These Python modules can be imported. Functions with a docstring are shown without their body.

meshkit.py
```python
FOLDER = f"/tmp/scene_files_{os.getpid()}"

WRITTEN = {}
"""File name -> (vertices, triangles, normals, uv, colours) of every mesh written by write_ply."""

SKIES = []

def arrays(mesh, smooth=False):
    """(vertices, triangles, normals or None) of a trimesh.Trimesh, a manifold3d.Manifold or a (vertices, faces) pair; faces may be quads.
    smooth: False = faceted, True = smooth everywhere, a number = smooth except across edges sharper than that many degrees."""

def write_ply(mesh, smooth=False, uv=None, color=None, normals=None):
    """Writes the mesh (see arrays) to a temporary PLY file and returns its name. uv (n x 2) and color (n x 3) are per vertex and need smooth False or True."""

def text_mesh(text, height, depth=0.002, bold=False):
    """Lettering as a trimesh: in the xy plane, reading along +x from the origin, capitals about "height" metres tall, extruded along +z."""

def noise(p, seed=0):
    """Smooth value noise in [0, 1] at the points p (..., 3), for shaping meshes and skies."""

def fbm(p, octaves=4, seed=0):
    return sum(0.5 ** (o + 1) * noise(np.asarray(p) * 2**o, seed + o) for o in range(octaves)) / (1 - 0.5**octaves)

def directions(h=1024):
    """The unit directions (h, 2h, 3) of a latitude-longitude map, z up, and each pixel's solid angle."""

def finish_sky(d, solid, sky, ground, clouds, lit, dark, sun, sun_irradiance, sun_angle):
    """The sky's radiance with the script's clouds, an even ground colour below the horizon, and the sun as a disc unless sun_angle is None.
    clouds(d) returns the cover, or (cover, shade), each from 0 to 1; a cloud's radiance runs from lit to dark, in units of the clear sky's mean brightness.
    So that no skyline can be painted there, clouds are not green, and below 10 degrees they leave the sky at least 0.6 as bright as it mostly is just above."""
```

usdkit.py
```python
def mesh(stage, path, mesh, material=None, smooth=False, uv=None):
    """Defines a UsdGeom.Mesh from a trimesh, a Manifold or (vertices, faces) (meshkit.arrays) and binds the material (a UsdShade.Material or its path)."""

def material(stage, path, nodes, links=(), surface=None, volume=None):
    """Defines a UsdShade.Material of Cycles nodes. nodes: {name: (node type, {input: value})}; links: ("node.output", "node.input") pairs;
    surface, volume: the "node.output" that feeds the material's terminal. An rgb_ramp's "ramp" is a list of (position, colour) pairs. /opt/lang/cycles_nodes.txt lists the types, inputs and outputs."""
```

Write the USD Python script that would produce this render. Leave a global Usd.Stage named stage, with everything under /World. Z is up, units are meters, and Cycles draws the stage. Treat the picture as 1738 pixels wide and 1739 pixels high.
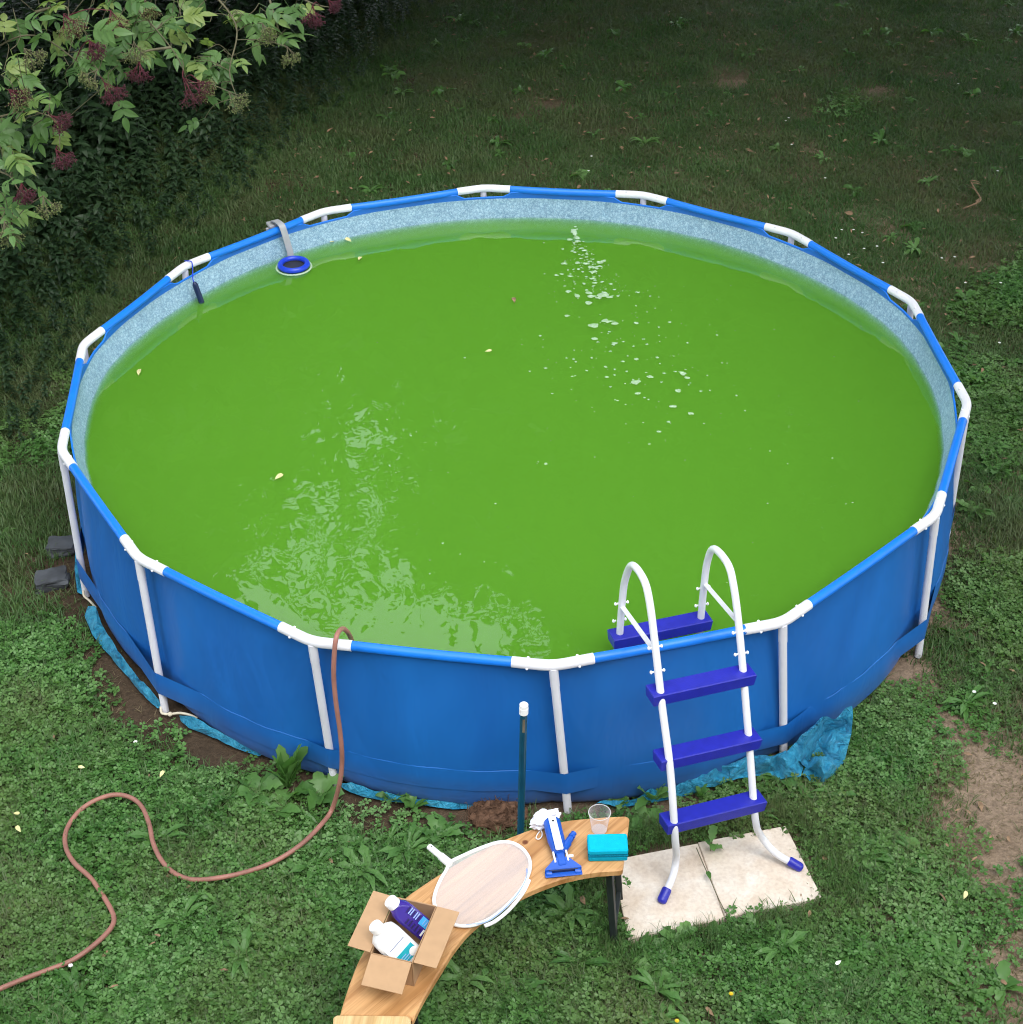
import math, random
import numpy as np, trimesh, usdkit, meshkit
from scipy.spatial import Delaunay, cKDTree
from scipy.interpolate import LinearNDInterpolator, NearestNDInterpolator
import shapely.geometry as sg
from pxr import Usd, UsdGeom, UsdLux, UsdShade, Gf, Sdf, Vt

stage = Usd.Stage.CreateInMemory()
UsdGeom.SetStageUpAxis(stage, UsdGeom.Tokens.z)
UsdGeom.SetStageMetersPerUnit(stage, 1.0)
UsdGeom.Xform.Define(stage, '/World')
UsdGeom.Scope.Define(stage, '/World/Looks')
rng = np.random.default_rng(7)
random.seed(7)

# ------------------------------------------------------------------ camera, sky, sun, exposure
CAM = np.array([0.0, -7.4566, 5.3192])
CR = np.array([0.99988713, -0.00724161, -0.01316352])
CU = np.array([0.01491721, 0.58278204, 0.81249158])
CF = np.array([-0.00178771, 0.81259624, -0.58282429])
FPX = 2861.42
EXPOSURE = 1.3
cam = UsdGeom.Camera.Define(stage, '/World/camera')
cam.CreateHorizontalApertureAttr(36.0)
cam.CreateVerticalApertureAttr(36.0 * 1024 / 1023)
cam.CreateFocalLengthAttr(36.0 * FPX / 1738)
cam.CreateClippingRangeAttr(Gf.Vec2f(0.1, 500))
cam.CreateExposureAttr(EXPOSURE)
cam.AddTransformOp().Set(Gf.Matrix4d(*CR, 0, *CU, 0, *(-CF), 0, *CAM, 1))

SUN_EL, SUN_AZ = math.radians(58), math.radians(150)      # azimuth = atan2(x, y)
SKY_STRENGTH, SUN_INT, SUN_ANGLE = 0.15, 0.30, 40.0
dome = UsdLux.DomeLight.Define(stage, '/World/sky')
sky_m = usdkit.material(stage, '/World/Looks/sky', {
    'sky': ('sky_texture', {'sky_type': 'single_scattering', 'sun_disc': False, 'sun_elevation': SUN_EL, 'sun_rotation': SUN_AZ, 'aerosol_density': 2.0}),
    'tc': ('texture_coordinate', {}),
    'nz': ('noise_texture', {'scale': 2.2, 'detail': 5.0, 'roughness': 0.55}),
    'cr': ('rgb_ramp', {'ramp': [(0.0, (4.6, 5.1, 5.7)), (0.35, (5.8, 6.3, 6.8)), (0.75, (8.6, 9.0, 9.3)), (1.0, (10.2, 10.3, 10.4))]}),
    'mx': ('mix_color', {'blend_type': 'mix', 'fac': 0.86, 'use_clamp': False}),
    'bg': ('background_shader', {'strength': SKY_STRENGTH})},
    [('tc.generated', 'nz.vector'), ('nz.fac', 'cr.fac'), ('sky.color', 'mx.a'), ('cr.color', 'mx.b'), ('mx.result', 'bg.color')],
    surface='bg.background')
UsdShade.MaterialBindingAPI.Apply(dome.GetPrim()).Bind(sky_m)
sun = UsdLux.DistantLight.Define(stage, '/World/sun')
sun.CreateIntensityAttr(SUN_INT)
sun.CreateAngleAttr(SUN_ANGLE)
sun.CreateNormalizeAttr(True)
sun.CreateColorAttr(Gf.Vec3f(1.0, 0.97, 0.92))
_d = np.array([math.sin(SUN_AZ) * math.cos(SUN_EL), math.cos(SUN_AZ) * math.cos(SUN_EL), math.sin(SUN_EL)])
_x = np.cross([0, 0, 1.0], _d); _x /= np.linalg.norm(_x); _y = np.cross(_d, _x)
sun.AddTransformOp().Set(Gf.Matrix4d(*_x, 0, *_y, 0, *_d, 0, 0, 0, 20, 1))

# ------------------------------------------------------------------ helpers
def ray(px, py):
    return CF + CR * (px - 869) / FPX - CU * (py - 869.5) / FPX
def at(px, py, z=0.0):                      # the point of the plane at height z that is seen there
    d = ray(px, py); return CAM + d * (z - CAM[2]) / d[2]
def at_y(px, py, y):
    d = ray(px, py); return CAM + d * (y - CAM[1]) / d[1]
def at_d(px, py, dist):
    return CAM + ray(px, py) * dist
def at_plane(px, py, p0, n):
    d = ray(px, py); return CAM + d * (np.dot(np.asarray(p0) - CAM, n) / np.dot(d, n))
def unit(v):
    v = np.asarray(v, float); return v / (np.linalg.norm(v) + 1e-12)

used, LOC = {}, {}
def numbered(parent, name):
    key = parent + '/' + name
    k = used.get(key, 0); used[key] = k + 1
    return name if k == 0 else f'{name}_{k:03d}'
def tag(p, label=None, cat=None, group=None, kind=None):
    p = p.GetPrim() if hasattr(p, 'GetPrim') else p
    for k, v in (('label', label), ('category', cat), ('group', group), ('kind', kind)):
        if v: p.SetCustomDataByKey(k, v)
    return p
def thing(name, label, cat, loc=(0, 0, 0), group=None, kind=None):
    path = '/World/' + numbered('/World', name)
    x = UsdGeom.Xform.Define(stage, path)
    x.AddTranslateOp().Set(Gf.Vec3d(*map(float, loc)))
    LOC[path] = np.asarray(loc, float)
    return tag(x, label, cat, group, kind)
def obj(name, mesh, mat, parent=None, smooth=35, label=None, kind=None, uv=None):
    """One Mesh prim; the mesh is given in world coordinates and is stored relative to its thing's base."""
    pp = str(parent.GetPath()) if parent is not None else '/World'
    path = pp + '/' + numbered(pp, name)
    v, f = (np.array(mesh[0], float), np.array(mesh[1], int)) if isinstance(mesh, tuple) else (np.array(mesh.vertices), np.array(mesh.faces))
    root = '/'.join(pp.split('/')[:3])
    v = v - LOC.get(root, np.zeros(3))
    m = usdkit.mesh(stage, path, (v, f), '/World/Looks/' + mat, smooth=smooth, uv=uv)
    return tag(m, label, None, None, kind)
def cat(*ms):
    ms = [m for g in ms for m in (g if isinstance(g, list) else [g])]
    vs, fs, n = [], [], 0
    for m in ms:
        v, f = (m[0], np.asarray(m[1])) if isinstance(m, tuple) else (np.asarray(m.vertices), np.asarray(m.faces))
        if f.shape[1] == 4: f = np.vstack([f[:, [0, 1, 2]], f[:, [0, 2, 3]]])
        vs.append(np.asarray(v)); fs.append(f + n); n += len(v)
    return np.vstack(vs), np.vstack(fs)
def spline(pts, n=8):
    p = np.asarray(pts, float)
    if len(p) < 3: return np.linspace(p[0], p[-1], n + 1)
    e = np.vstack([2 * p[0] - p[1], p, 2 * p[-1] - p[-2]])
    t = np.linspace(0, 1, n, endpoint=False)[:, None]; out = []
    for i in range(1, len(e) - 2):
        a, b, c, d = e[i - 1], e[i], e[i + 1], e[i + 2]
        out.append(0.5 * ((2 * b) + (c - a) * t + (2 * a - 5 * b + 4 * c - d) * t**2 + (3 * b - a - 3 * c + d) * t**3))
    return np.vstack(out + [p[-1:]])
def tube(pts, r, sides=12, caps=True, closed=False):
    p = np.asarray(pts, float); n = len(p)
    r = np.broadcast_to(r, (n,))
    if closed: t = np.roll(p, -1, 0) - np.roll(p, 1, 0)
    else: t = np.gradient(p, axis=0)
    t /= np.linalg.norm(t, axis=1, keepdims=True) + 1e-12
    a = np.cross(t[0], [0, 0, 1.0] if abs(t[0][2]) < 0.9 else [1.0, 0, 0]); a = unit(a)
    A = [a]
    for i in range(1, n):
        a = a - t[i] * np.dot(a, t[i]); a = unit(a); A.append(a)
    A = np.array(A); B = np.cross(t, A)
    ang = np.arange(sides) * 2 * np.pi / sides
    v = p[:, None] + r[:, None, None] * (np.cos(ang)[None, :, None] * A[:, None] + np.sin(ang)[None, :, None] * B[:, None])
    v = v.reshape(-1, 3); f = []
    m = n if closed else n - 1
    for i in range(m):
        j = (i + 1) % n
        for k in range(sides):
            l = (k + 1) % sides
            f += [[i * sides + k, i * sides + l, j * sides + l], [i * sides + k, j * sides + l, j * sides + k]]
    if caps and not closed:
        c0, c1 = len(v), len(v) + 1
        v = np.vstack([v, p[:1], p[-1:]])
        for k in range(sides):
            l = (k + 1) % sides
            f += [[c0, l, k], [c1, (n - 1) * sides + k, (n - 1) * sides + l]]
    return v, np.array(f)
def hull(pts):
    m = trimesh.convex.convex_hull(np.asarray(pts)); return np.array(m.vertices), np.array(m.faces)
def rbox(o, X, Y, Z, sx, sy, sz, b=0.004):
    """A chamfered box centred at o with axes X, Y, Z and full sizes."""
    P = []
    for i in (-1, 1):
        for j in (-1, 1):
            for k in (-1, 1):
                c = np.array([i * sx / 2, j * sy / 2, k * sz / 2])
                for q in range(3):
                    d = np.array([-i * b, -j * b, -k * b]); d[q] = 0; P.append(c + d)
    P = np.array(P)
    return hull(np.asarray(o) + P[:, :1] * X + P[:, 1:2] * Y + P[:, 2:] * Z)
def ball(o, r, sub=1, sq=(1, 1, 1)):
    m = trimesh.creation.icosphere(sub, r); return np.array(m.vertices) * sq + o, np.array(m.faces)
def axes(z, hint=(0, 0, 1.0)):
    z = unit(z); x = np.cross(hint, z)
    if np.linalg.norm(x) < 1e-3: x = np.cross([1.0, 0, 0], z)
    x = unit(x); return x, np.cross(z, x), z
def lathe(o, axis, prof, sides=20, xs=1.0, ys=1.0, hint=(0, 0, 1.0)):
    X, Y, Z = axes(axis, hint); v = []
    ang = np.arange(sides) * 2 * np.pi / sides
    for r, h in prof: v.append(np.asarray(o) + Z * h + r * xs * np.cos(ang)[:, None] * X + r * ys * np.sin(ang)[:, None] * Y)
    v = np.vstack(v); n = len(prof); f = []
    for i in range(n - 1):
        for k in range(sides):
            l = (k + 1) % sides
            f += [[i * sides + k, i * sides + l, (i + 1) * sides + l], [i * sides + k, (i + 1) * sides + l, (i + 1) * sides + k]]
    return v, np.array(f)
def slab(poly, z0, z1, b=0.004):
    """A polygon (n x 2, any order) as a plate with chamfered top edges."""
    P = sg.Polygon(poly); P = P if P.exterior.is_ccw else sg.Polygon(list(P.exterior.coords)[::-1])
    m1 = trimesh.creation.extrude_polygon(P, (z1 - z0) - b, engine='earcut'); m1.apply_translation([0, 0, z0])
    out = np.array(P.exterior.coords)[:-1]
    d1 = out - np.roll(out, 1, 0); d2 = np.roll(out, -1, 0) - out
    d1 /= np.linalg.norm(d1, axis=1, keepdims=True); d2 /= np.linalg.norm(d2, axis=1, keepdims=True)
    nn = np.stack([-(d1 + d2)[:, 1], (d1 + d2)[:, 0]], 1); nn /= np.linalg.norm(nn, axis=1, keepdims=True)
    inn = out + nn * b; n = len(out)
    top, tf = trimesh.creation.triangulate_polygon(sg.Polygon(inn), engine='earcut')
    v = np.vstack([np.c_[out, np.full(n, z1 - b)], np.c_[inn, np.full(n, z1)]])
    f = []
    for i in range(n):
        j = (i + 1) % n; f += [[i, j, n + j], [i, n + j, n + i]]
    keep = m1.faces[~(np.isclose(m1.vertices[m1.faces][:, :, 2], z1 - b).all(1))]
    return cat((np.array(m1.vertices), keep), (v, np.array(f)), (np.c_[top, np.full(len(top), z1)], np.array(tf)))
def fbm2(x, y, s, seed=0, o=4):
    return meshkit.fbm(np.stack([np.asarray(x) * s, np.asarray(y) * s, np.zeros_like(np.asarray(x, float)) + 0.37], -1), o, seed)

# ------------------------------------------------------------------ materials
def M(name, nodes, links=(), surface='p.BSDF', volume=None):
    usdkit.material(stage, '/World/Looks/' + name, nodes, links, surface=surface, volume=volume)
def plain(name, col, rough=0.5, vary=0.08, scale=14.0, bump=0.0, bscale=60.0, spec=0.5, coat=0.0):
    c = np.array(col, float)
    nodes = {'g': ('geometry', {}), 'n': ('noise_texture', {'scale': scale, 'detail': 4.0}),
             'r': ('rgb_ramp', {'ramp': [(0.3, tuple(c * (1 - vary))), (0.7, tuple(np.minimum(c * (1 + vary), 0.95)))]}),
             'p': ('principled_bsdf', {'roughness': rough, 'specular_ior_level': spec, 'coat_weight': coat})}
    links = [('g.position', 'n.vector'), ('n.fac', 'r.fac'), ('r.color', 'p.base_color')]
    if bump:
        nodes |= {'b': ('noise_texture', {'scale': bscale, 'detail': 3.0}), 'bp': ('bump', {'strength': bump, 'distance': 0.004})}
        links += [('g.position', 'b.vector'), ('b.fac', 'bp.height'), ('bp.normal', 'p.normal')]
    M(name, nodes, links)
def leafmat(name, cols, trans=0.35, rough=0.45, patch=None, pscale=1.2):
    """Leaves: a colour for each leaf, some light through them; patch = colour that whole patches of the lawn drift to."""
    nodes = {'g': ('geometry', {}), 'oi': ('object_info', {}), 'ad': ('math', {'math_type': 'add'}), 'fr': ('math', {'math_type': 'fraction'}),
             'r': ('rgb_ramp', {'ramp': [(i / (len(cols) - 1), c) for i, c in enumerate(cols)]}),
             'p': ('principled_bsdf', {'roughness': rough, 'specular_ior_level': 0.35}),
             't': ('translucent_bsdf', {}), 'tm': ('mix_color', {'blend_type': 'multiply', 'fac': 1.0, 'b': (1.25, 1.35, 0.6)}),
             'm': ('mix_closure', {'fac': trans})}
    links = [('g.random_per_island', 'ad.value1'), ('oi.random', 'ad.value2'), ('ad.value', 'fr.value1'), ('fr.value', 'r.fac'),
             ('p.BSDF', 'm.closure1'), ('t.BSDF', 'm.closure2'), ('tm.result', 't.color')]
    src = 'r.color'
    if patch is not None:
        nodes |= {'n': ('noise_texture', {'scale': pscale, 'detail': 4.0, 'roughness': 0.6}), 'nr': ('map_range', {'from_min': 0.45, 'from_max': 0.72, 'clamp': True}),
                  'pm': ('mix_color', {'blend_type': 'mix', 'b': patch})}
        links += [('g.position', 'n.vector'), ('n.fac', 'nr.value'), ('nr.result', 'pm.fac'), ('r.color', 'pm.a')]
        src = 'pm.result'
    links += [(src, 'p.base_color'), (src, 'tm.a')]
    M(name, nodes, links, surface='m.closure')

plain('white_pipe', (0.70, 0.70, 0.75), 0.35, 0.03, 9, coat=0.2)
plain('white_leg', (0.66, 0.66, 0.72), 0.45, 0.06, 7, 0.05, 40)
plain('white_plastic', (0.80, 0.80, 0.80), 0.4, 0.03, 20)
plain('grey_plastic', (0.30, 0.31, 0.33), 0.45, 0.08, 25)
plain('dark_plastic', (0.02, 0.022, 0.03), 0.5)
plain('step_blue', (0.014, 0.018, 0.33), 0.38, 0.10, 30, 0.25, 220)
plain('royal_blue', (0.010, 0.045, 0.52), 0.35, 0.06, 20)
plain('vacuum_blue', (0.008, 0.085, 0.47), 0.35, 0.06, 20)
plain('rail_blue', (0.004, 0.17, 0.72), 0.42, 0.06, 11, 0.15, 300)
plain('pole_teal', (0.004, 0.045, 0.085), 0.25, 0.15, 12, coat=0.5)
plain('steel_dark', (0.010, 0.014, 0.014), 0.5, 0.2, 30)
plain('navy', (0.004, 0.012, 0.06), 0.4)
plain('cardboard', (0.46, 0.29, 0.165), 0.85, 0.05, 25, 0.1, 150, 0.2)
plain('cardboard_inside', (0.38, 0.235, 0.13), 0.85, 0.05, 25, 0.1, 150, 0.2)
plain('foam_turquoise', (0.004, 0.44, 0.66), 0.9, 0.06, 40, 0.6, 500, 0.1)
plain('scour_pad', (0.004, 0.19, 0.30), 0.95, 0.25, 200, 0.8, 700, 0.1)
plain('foam_lower', (0.004, 0.33, 0.50), 0.9, 0.06, 40, 0.6, 500, 0.1)
plain('clod_soil', (0.125, 0.070, 0.045), 0.95, 0.45, 35, 0.9, 90, 0.1)
plain('label_cyan', (0.02, 0.42, 0.52), 0.35, 0.15, 30)
plain('label_sky', (0.06, 0.40, 0.80), 0.35, 0.15, 30)
plain('label_white', (0.85, 0.87, 0.88), 0.35, 0.02, 30)
plain('ink_violet', (0.015, 0.01, 0.09), 0.4)
plain('ink_pale', (0.30, 0.42, 0.75), 0.4)
plain('ink_navy', (0.02, 0.06, 0.25), 0.4)
plain('cord_white', (0.62, 0.56, 0.44), 0.8, 0.15, 40)
plain('mesh_bag', (0.74, 0.74, 0.82), 0.8, 0.12, 60, 0.6, 150)
plain('stone', (0.055, 0.06, 0.068), 0.8, 0.45, 9, 0.8, 40)
plain('berry_stalk', (0.10, 0.014, 0.026), 0.6, 0.25, 30)
plain('berry_green', (0.14, 0.17, 0.055), 0.5, 0.3, 60)
plain('berry_dark', (0.060, 0.010, 0.022), 0.35, 0.4, 60)
plain('bark', (0.11, 0.095, 0.07), 0.9, 0.35, 20, 0.8, 60)
plain('twig_green', (0.11, 0.10, 0.055), 0.7, 0.3, 30)
plain('dead_leaf', (0.24, 0.15, 0.085), 0.8, 0.4, 30)
plain('pale_leaf', (0.60, 0.56, 0.26), 0.6, 0.25, 40)
plain('straw', (0.27, 0.22, 0.13), 0.8, 0.4, 25)
plain('yellow_petal', (0.75, 0.55, 0.02), 0.6)
plain('white_petal', (0.75, 0.75, 0.70), 0.6)
plain('hose_rubber', (0.28, 0.125, 0.095), 0.55, 0.22, 9, 0.3, 90)
M('violet_bottle', {'p': ('principled_bsdf', {'base_color': (0.045, 0.025, 0.26), 'roughness': 0.18, 'coat_weight': 0.5, 'subsurface_weight': 0.0})})
M('clear_plastic', {'f': ('layer_weight', {'blend': 0.35}), 'pw': ('math', {'math_type': 'power', 'value2': 2.5}), 'ma': ('math', {'math_type': 'multiply_add', 'value2': 0.5, 'value3': 0.035}), 't': ('transparent_bsdf', {'color': (0.96, 0.95, 0.96)}),
    'g': ('principled_bsdf', {'base_color': (0.75, 0.73, 0.75), 'roughness': 0.12}), 'm': ('mix_closure', {})},
  [('f.facing', 'pw.value1'), ('pw.value', 'ma.value1'), ('ma.value', 'm.fac'), ('t.BSDF', 'm.closure1'), ('g.BSDF', 'm.closure2')], surface='m.closure')
M('clear_rim', {'t': ('transparent_bsdf', {'color': (0.9, 0.9, 0.9)}), 'g': ('principled_bsdf', {'base_color': (0.75, 0.72, 0.72), 'roughness': 0.2}),
                'm': ('mix_closure', {'fac': 0.45})}, [('t.BSDF', 'm.closure1'), ('g.BSDF', 'm.closure2')], surface='m.closure')
M('netting', {'t': ('transparent_bsdf', {'color': (1, 1, 1)}), 'g': ('diffuse_bsdf', {'color': (0.78, 0.75, 0.77)}),
              'm': ('mix_closure', {'fac': 0.38})}, [('t.BSDF', 'm.closure1'), ('g.BSDF', 'm.closure2')], surface='m.closure')

VOL_COLOR, VOL_DENSITY = (0.32, 0.945, 0.075), 17.0
# outer pool sheet: woven vinyl, faint dirt
M('pool_sheet', {'g': ('geometry', {}), 'mp': ('mapping', {'scale': (1.0, 1.0, 0.35)}), 'n': ('noise_texture', {'scale': 2.4, 'detail': 5.0, 'distortion': 0.5}),
    'r': ('rgb_ramp', {'ramp': [(0.3, (0.008, 0.098, 0.36)), (0.7, (0.010, 0.126, 0.43))]}),
    'b': ('noise_texture', {'scale': 420.0, 'detail': 1.0}), 'w': ('noise_texture', {'scale': 5.0, 'detail': 3.0, 'distortion': 0.8}),
    'bw': ('bump', {'strength': 0.35, 'distance': 0.03}), 'bp': ('bump', {'strength': 0.12, 'distance': 0.002}),
    'sx': ('separate_xyz', {}), 'dz': ('map_range', {'from_min': 0.0, 'from_max': 0.20, 'to_min': 1.3, 'to_max': 0.0, 'clamp': True}),
    'dn': ('noise_texture', {'scale': 7.0, 'detail': 6.0, 'roughness': 0.65}), 'dm': ('math', {'math_type': 'multiply'}),
    'mx': ('mix_color', {'b': (0.06, 0.06, 0.07)}), 'p': ('principled_bsdf', {'roughness': 0.42, 'specular_ior_level': 0.4})},
    [('g.position', 'mp.vector'), ('mp.vector', 'n.vector'), ('n.fac', 'r.fac'), ('g.position', 'b.vector'), ('mp.vector', 'w.vector'), ('w.fac', 'bw.height'),
     ('bw.normal', 'bp.normal'), ('b.fac', 'bp.height'), ('bp.normal', 'p.normal'), ('g.position', 'sx.vector'), ('sx.z', 'dz.value'), ('g.position', 'dn.vector'),
     ('dz.result', 'dm.value1'), ('dn.fac', 'dm.value2'), ('dm.value', 'mx.fac'), ('r.color', 'mx.a'), ('mx.result', 'p.base_color')])
# inner liner: plain blue above, printed pebble pattern below
M('pool_liner', {'g': ('geometry', {}), 'sx': ('separate_xyz', {}), 'st': ('math', {'math_type': 'greater_than', 'value2': 0.793}),
    'n1': ('noise_texture', {'scale': 26.0, 'detail': 3.0, 'distortion': 2.0}), 'v': ('voronoi_texture', {'feature': 'distance_to_edge', 'scale': 52.0}),
    'vd': ('vector_math', {'math_type': 'multiply_add', 'vector2': (0.05, 0.05, 0.05)}),
    'vr': ('rgb_ramp', {'ramp': [(0.0, (0.12, 0.24, 0.35)), (0.08, (0.21, 0.35, 0.47)), (0.18, (0.29, 0.44, 0.55)), (0.6, (0.34, 0.49, 0.59))]}),
    'cr': ('rgb_ramp', {'ramp': [(0.3, (0.70, 0.74, 0.77)), (0.65, (1.08, 1.07, 1.05))]}), 'ml': ('mix_color', {'blend_type': 'multiply', 'fac': 1.0, 'use_clamp': False}),
    'mx': ('mix_color', {'b': (0.006, 0.115, 0.46)}), 'p': ('principled_bsdf', {'roughness': 0.4})},
    [('g.position', 'sx.vector'), ('sx.z', 'st.value1'), ('g.position', 'n1.vector'), ('n1.color', 'vd.vector1'), ('g.position', 'vd.vector3'), ('vd.vector', 'v.vector'),
     ('v.distance', 'vr.fac'), ('n1.fac', 'cr.fac'), ('vr.color', 'ml.a'), ('cr.color', 'ml.b'), ('ml.result', 'mx.a'), ('st.value', 'mx.fac'), ('mx.result', 'p.base_color')])
# murky green water: a rippled mirror over a body of water thick with algae
M('water', {'g': ('geometry', {}), 'mp': ('mapping', {'scale': (1.0, 0.8, 1.0)}),
    'w1': ('noise_texture', {'scale': 3.6, 'detail': 1.5, 'roughness': 0.4, 'distortion': 0.6}), 'w2': ('noise_texture', {'scale': 11.0, 'detail': 1.0, 'roughness': 0.4, 'distortion': 0.8}),
    'mask': ('noise_texture', {'scale': 1.4, 'detail': 2.0}), 'mr': ('map_range', {'from_min': 0.42, 'from_max': 0.62, 'to_min': 0.25, 'to_max': 1.0, 'clamp': True}), 'mm': ('math', {'math_type': 'multiply'}),
    'b1': ('bump', {'strength': 1.0, 'distance': 0.0036}), 'b2': ('bump', {'strength': 1.0, 'distance': 0.0008}),
    'fr': ('fresnel', {'IOR': 1.38}), 'sn': ('separate_xyz', {}), 'up': ('math', {'math_type': 'greater_than', 'value2': 0.5}), 'fm': ('math', {'math_type': 'multiply'}),
    't': ('transparent_bsdf', {}), 'gl': ('glossy_bsdf', {'color': (1, 1, 1), 'roughness': 0.01}), 'm': ('mix_closure', {}),
    'v': ('principled_volume', {'color': VOL_COLOR, 'density': VOL_DENSITY, 'anisotropy': 0.0})},
    [('g.position', 'mp.vector'), ('mp.vector', 'w1.vector'), ('mp.vector', 'w2.vector'), ('g.position', 'mask.vector'), ('mask.fac', 'mr.value'), ('mr.result', 'mm.value1'), ('w2.fac', 'mm.value2'),
     ('w1.fac', 'b1.height'), ('mm.value', 'b2.height'), ('b1.normal', 'b2.normal'), ('b2.normal', 'gl.normal'), ('g.true_normal', 'sn.vector'), ('sn.z', 'up.value1'), ('fr.fac', 'fm.value1'), ('up.value', 'fm.value2'),
     ('fm.value', 'm.fac'), ('t.BSDF', 'm.closure1'), ('gl.BSDF', 'm.closure2')], surface='m.closure', volume='v.volume')
M('foam', {'t': ('transparent_bsdf', {}), 'd': ('principled_bsdf', {'base_color': (0.60, 0.76, 0.56), 'roughness': 0.2}), 'm': ('mix_closure', {'fac': 0.44})},
  [('t.BSDF', 'm.closure1'), ('d.BSDF', 'm.closure2')], surface='m.closure')
# crinkled tarpaulin
M('tarp', {'g': ('geometry', {}), 'v': ('voronoi_texture', {'scale': 9.0, 'detail': 2.0}), 'n': ('noise_texture', {'scale': 16.0, 'detail': 6.0, 'roughness': 0.7, 'distortion': 1.5}),
    'r': ('rgb_ramp', {'ramp': [(0.3, (0.006, 0.085, 0.19)), (0.45, (0.025, 0.28, 0.49)), (0.58, (0.045, 0.37, 0.59)), (0.8, (0.17, 0.52, 0.68))]}), 'bp': ('bump', {'strength': 1.0, 'distance': 0.05}),
    'p': ('principled_bsdf', {'roughness': 0.38})},
  [('g.position', 'n.vector'), ('n.fac', 'r.fac'), ('r.color', 'p.base_color'), ('n.fac', 'bp.height'), ('bp.normal', 'p.normal'), ('g.position', 'v.vector')])
# ground: brown soil, dusty and pale where it is trodden
M('soil', {'g': ('geometry', {}), 'n': ('noise_texture', {'scale': 1.3, 'detail': 6.0, 'roughness': 0.65}), 'n2': ('noise_texture', {'scale': 45.0, 'detail': 5.0, 'roughness': 0.7}),
    'sx': ('separate_xyz', {}), 'dry': ('map_range', {'from_min': -0.6, 'from_max': 1.6, 'clamp': True}),
    'r1': ('rgb_ramp', {'ramp': [(0.3, (0.060, 0.042, 0.028)), (0.7, (0.105, 0.072, 0.047))]}), 'r2': ('rgb_ramp', {'ramp': [(0.3, (0.22, 0.155, 0.105)), (0.7, (0.37, 0.275, 0.20))]}),
    'mx': ('mix_color', {}), 'gr': ('rgb_ramp', {'ramp': [(0.3, (0.6, 0.6, 0.6)), (0.7, (1.2, 1.2, 1.2))]}), 'ml': ('mix_color', {'blend_type': 'multiply', 'fac': 1.0, 'use_clamp': False}),
    'bp': ('bump', {'strength': 0.9, 'distance': 0.02}), 'p': ('principled_bsdf', {'roughness': 0.95, 'specular_ior_level': 0.15})},
  [('g.position', 'n.vector'), ('g.position', 'n2.vector'), ('g.position', 'sx.vector'), ('sx.x', 'dry.value'), ('n.fac', 'r1.fac'), ('n.fac', 'r2.fac'), ('r1.color', 'mx.a'), ('r2.color', 'mx.b'),
   ('dry.result', 'mx.fac'), ('n2.fac', 'gr.fac'), ('mx.result', 'ml.a'), ('gr.color', 'ml.b'), ('ml.result', 'p.base_color'), ('n2.fac', 'bp.height'), ('bp.normal', 'p.normal')])
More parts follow.
